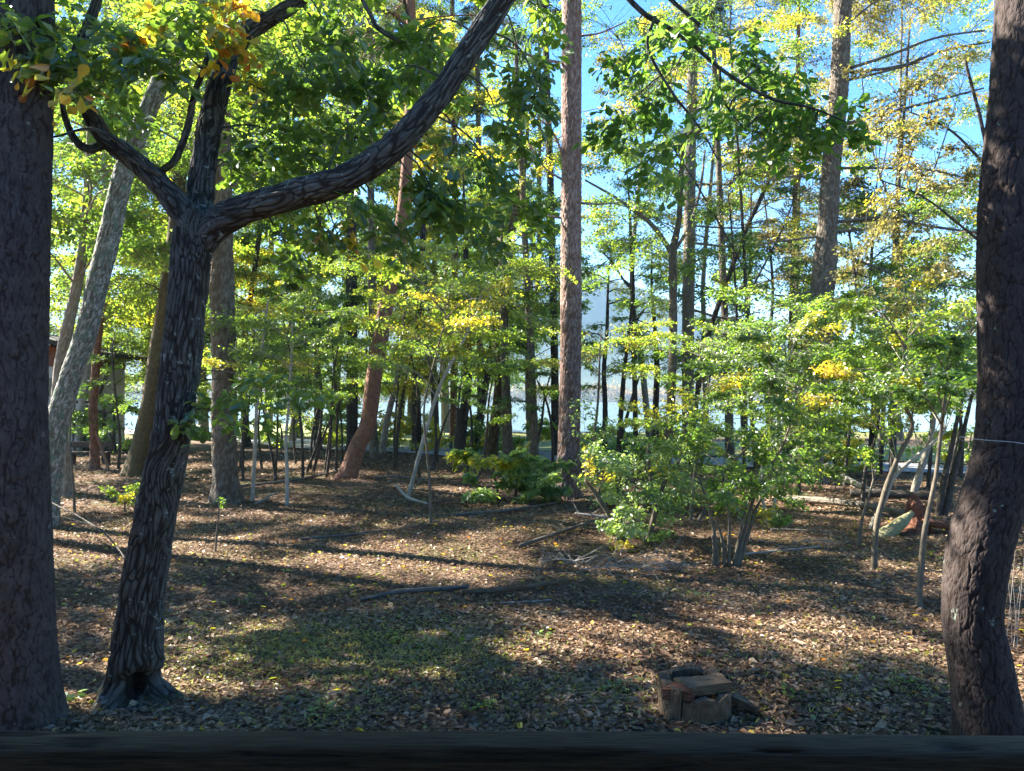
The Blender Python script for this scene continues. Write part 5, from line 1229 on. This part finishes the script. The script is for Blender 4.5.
for (px, py, n, L, h, lab) in [(66, 702, 5, .085, .14, 'small green seedling between the cut-off pine and the oak foot'), (322, 722, 7, .05, .10, 'low bright green clump close to the railing, left of centre'), (395, 640, 6, .055, .16, 'fresh upright seedling in the sunny moss patch'),
        (428, 645, 5, .05, .12, 'small seedling right of the fresh upright one in the sunny moss'), (252, 600, 4, .05, .18, 'thin seedling in the shade right of the oak'), (620, 690, 7, .05, .1, 'low green clump left of the sawn stump'), (930, 560, 6, .05, .14, 'small yellow-green seedling beside the crooked thin sapling'),
        (790, 700, 6, .05, .1, 'low seedling right of the sawn stump, near the railing'), (905, 690, 6, .05, .12, 'low green clump left of the curved pine foot'), (540, 640, 5, .05, .1, 'tiny seedling in the middle of the clearing'), (700, 600, 5, .06, .15, 'small seedling below the many-stemmed shrub'), (150, 600, 3, .05, .1, 'tiny seedling hidden behind the oak trunk'),
        (420, 510, 4, .05, .25, 'thin green seedling in the far sunny patch'), (480, 715, 6, .05, .09, 'low leafy clump near the railing in the middle')]:
    plant(lab, px, H * F / (py - HY), n, L, h, 'shrub_leaf' if n % 2 else 'lime_leaf')

# ------------------------------------------------------------------ leaf litter and grass
def litter():
    g = Geo()
    def put(n, y0, y1, L, up, k=.74):
        y = y0 + (y1 - y0) * rng.random(n) ** .8; x = rng.uniform(-1, 1, n) * (y * k + .8)
        z = gz(x, y) + rng.uniform(0, up, n)
        a = rng.uniform(0, 6.28, n)
        D = np.stack([np.cos(a), np.sin(a), rng.normal(0, .22, n)], 1); N = np.array([0, 0, 1.0]) + rng.normal(0, .38, (n, 3))
        return np.stack([x, y, z], 1), D, N, L * rng.uniform(.5, 1.15, n)
    for shape, n, y0, y1, L, up in (('oval', 44000, 4.6, 9.5, .054, .02), ('oak', 9000, 4.6, 9.0, .085, .025), ('dia', 80000, 9, 18, .066, .022), ('dia', 56000, 17, 36, .12, .03)):
        p, D, N, L_ = put(n, y0, y1, L, up); leaves(g, p, D, N, L_, shape)
    p, D, N, L_ = put(52000, 4.6, 16, .085, .025); D[:, 2] *= .5; leaves(g, p, D, N, L_, 'needle')
    structure(g.build('leaf_litter', M['litter_leaf']), 'stuff')
    g = Geo(); p, D, N, L_ = put(2600, 4.6, 16, .075, .03); leaves(g, p, D, N, L_, 'oval')
    structure(g.build('yellow_fallen_leaves', M['oak_gold_leaf']), 'stuff')
    # fallen twigs
    n = 2400; y = 4.8 + 18 * rng.random(n) ** 1.3; x = rng.uniform(-1, 1, n) * (y * .74 + .8); a = rng.uniform(0, 3.14, n); ln = rng.uniform(.08, .38, n)
    A = np.stack([x, y, gz(x, y) + .012], 1); B_ = A + np.stack([np.cos(a) * ln, np.sin(a) * ln, rng.normal(.008, .012, n)], 1)
    g = Geo(); sticks(g, A, B_, rng.uniform(.002, .005, n), .0015, 0); structure(g.build('fallen_twigs', M['dead_wood']), 'stuff')
litter()

def grass():
    g = Geo()
    patches = [(300, 640, .9, 2600), (390, 645, .9, 3000), (440, 660, .6, 1500), (350, 690, .6, 1300), (250, 650, .6, 1200), (600, 690, .5, 1200), (640, 685, .4, 900), (325, 722, .3, 700), (520, 690, .5, 900), (800, 690, .7, 1200), (900, 680, .6, 1200), (940, 700, .4, 900), (860, 640, .8, 900), (550, 715, .5, 800), (760, 660, .5, 600),
               (700, 715, .35, 500), (460, 600, .8, 700), (740, 600, .8, 600), (420, 560, 1.2, 600), (120, 560, .8, 400), (950, 500, .9, 1100), (960, 480, 1.2, 1100), (200, 620, .5, 300), (930, 560, .3, 300)]
    for (px, py, rr, n) in patches:
        d = H * F / (py - HY); c = ground(px, d); n = int(n * (.32 if 600 < py < 665 and px < 470 else .14))
        x = c[0] + rng.normal(0, rr * .8, n); y = c[1] + rng.normal(0, rr * .6, n)
        P = np.stack([x, y, gz(x, y) - .005], 1); a = rng.uniform(0, 6.28, n)
        D = np.stack([np.cos(a) * .6, np.sin(a) * .6, rng.uniform(.35, 1.0, n)], 1)
        leaves(g, P, D, rng.normal(0, 1, (n, 3)), rng.uniform(.03, .085, n), 'needle')
        m = n // 2 if py < 605 or px > 470 else n * 2; x = c[0] + rng.normal(0, rr * .8, m); y = c[1] + rng.normal(0, rr * .6, m); a = rng.uniform(0, 6.28, m)
        leaves(g, np.stack([x, y, gz(x, y) + .02], 1), np.stack([np.cos(a), np.sin(a), rng.normal(.1, .2, m)], 1), np.array([0, 0, 1.]) + rng.normal(0, .3, (m, 3)), rng.uniform(.02, .04, m), 'oval')
    structure(g.build('grass', M['grass_blade']), 'stuff')
grass()
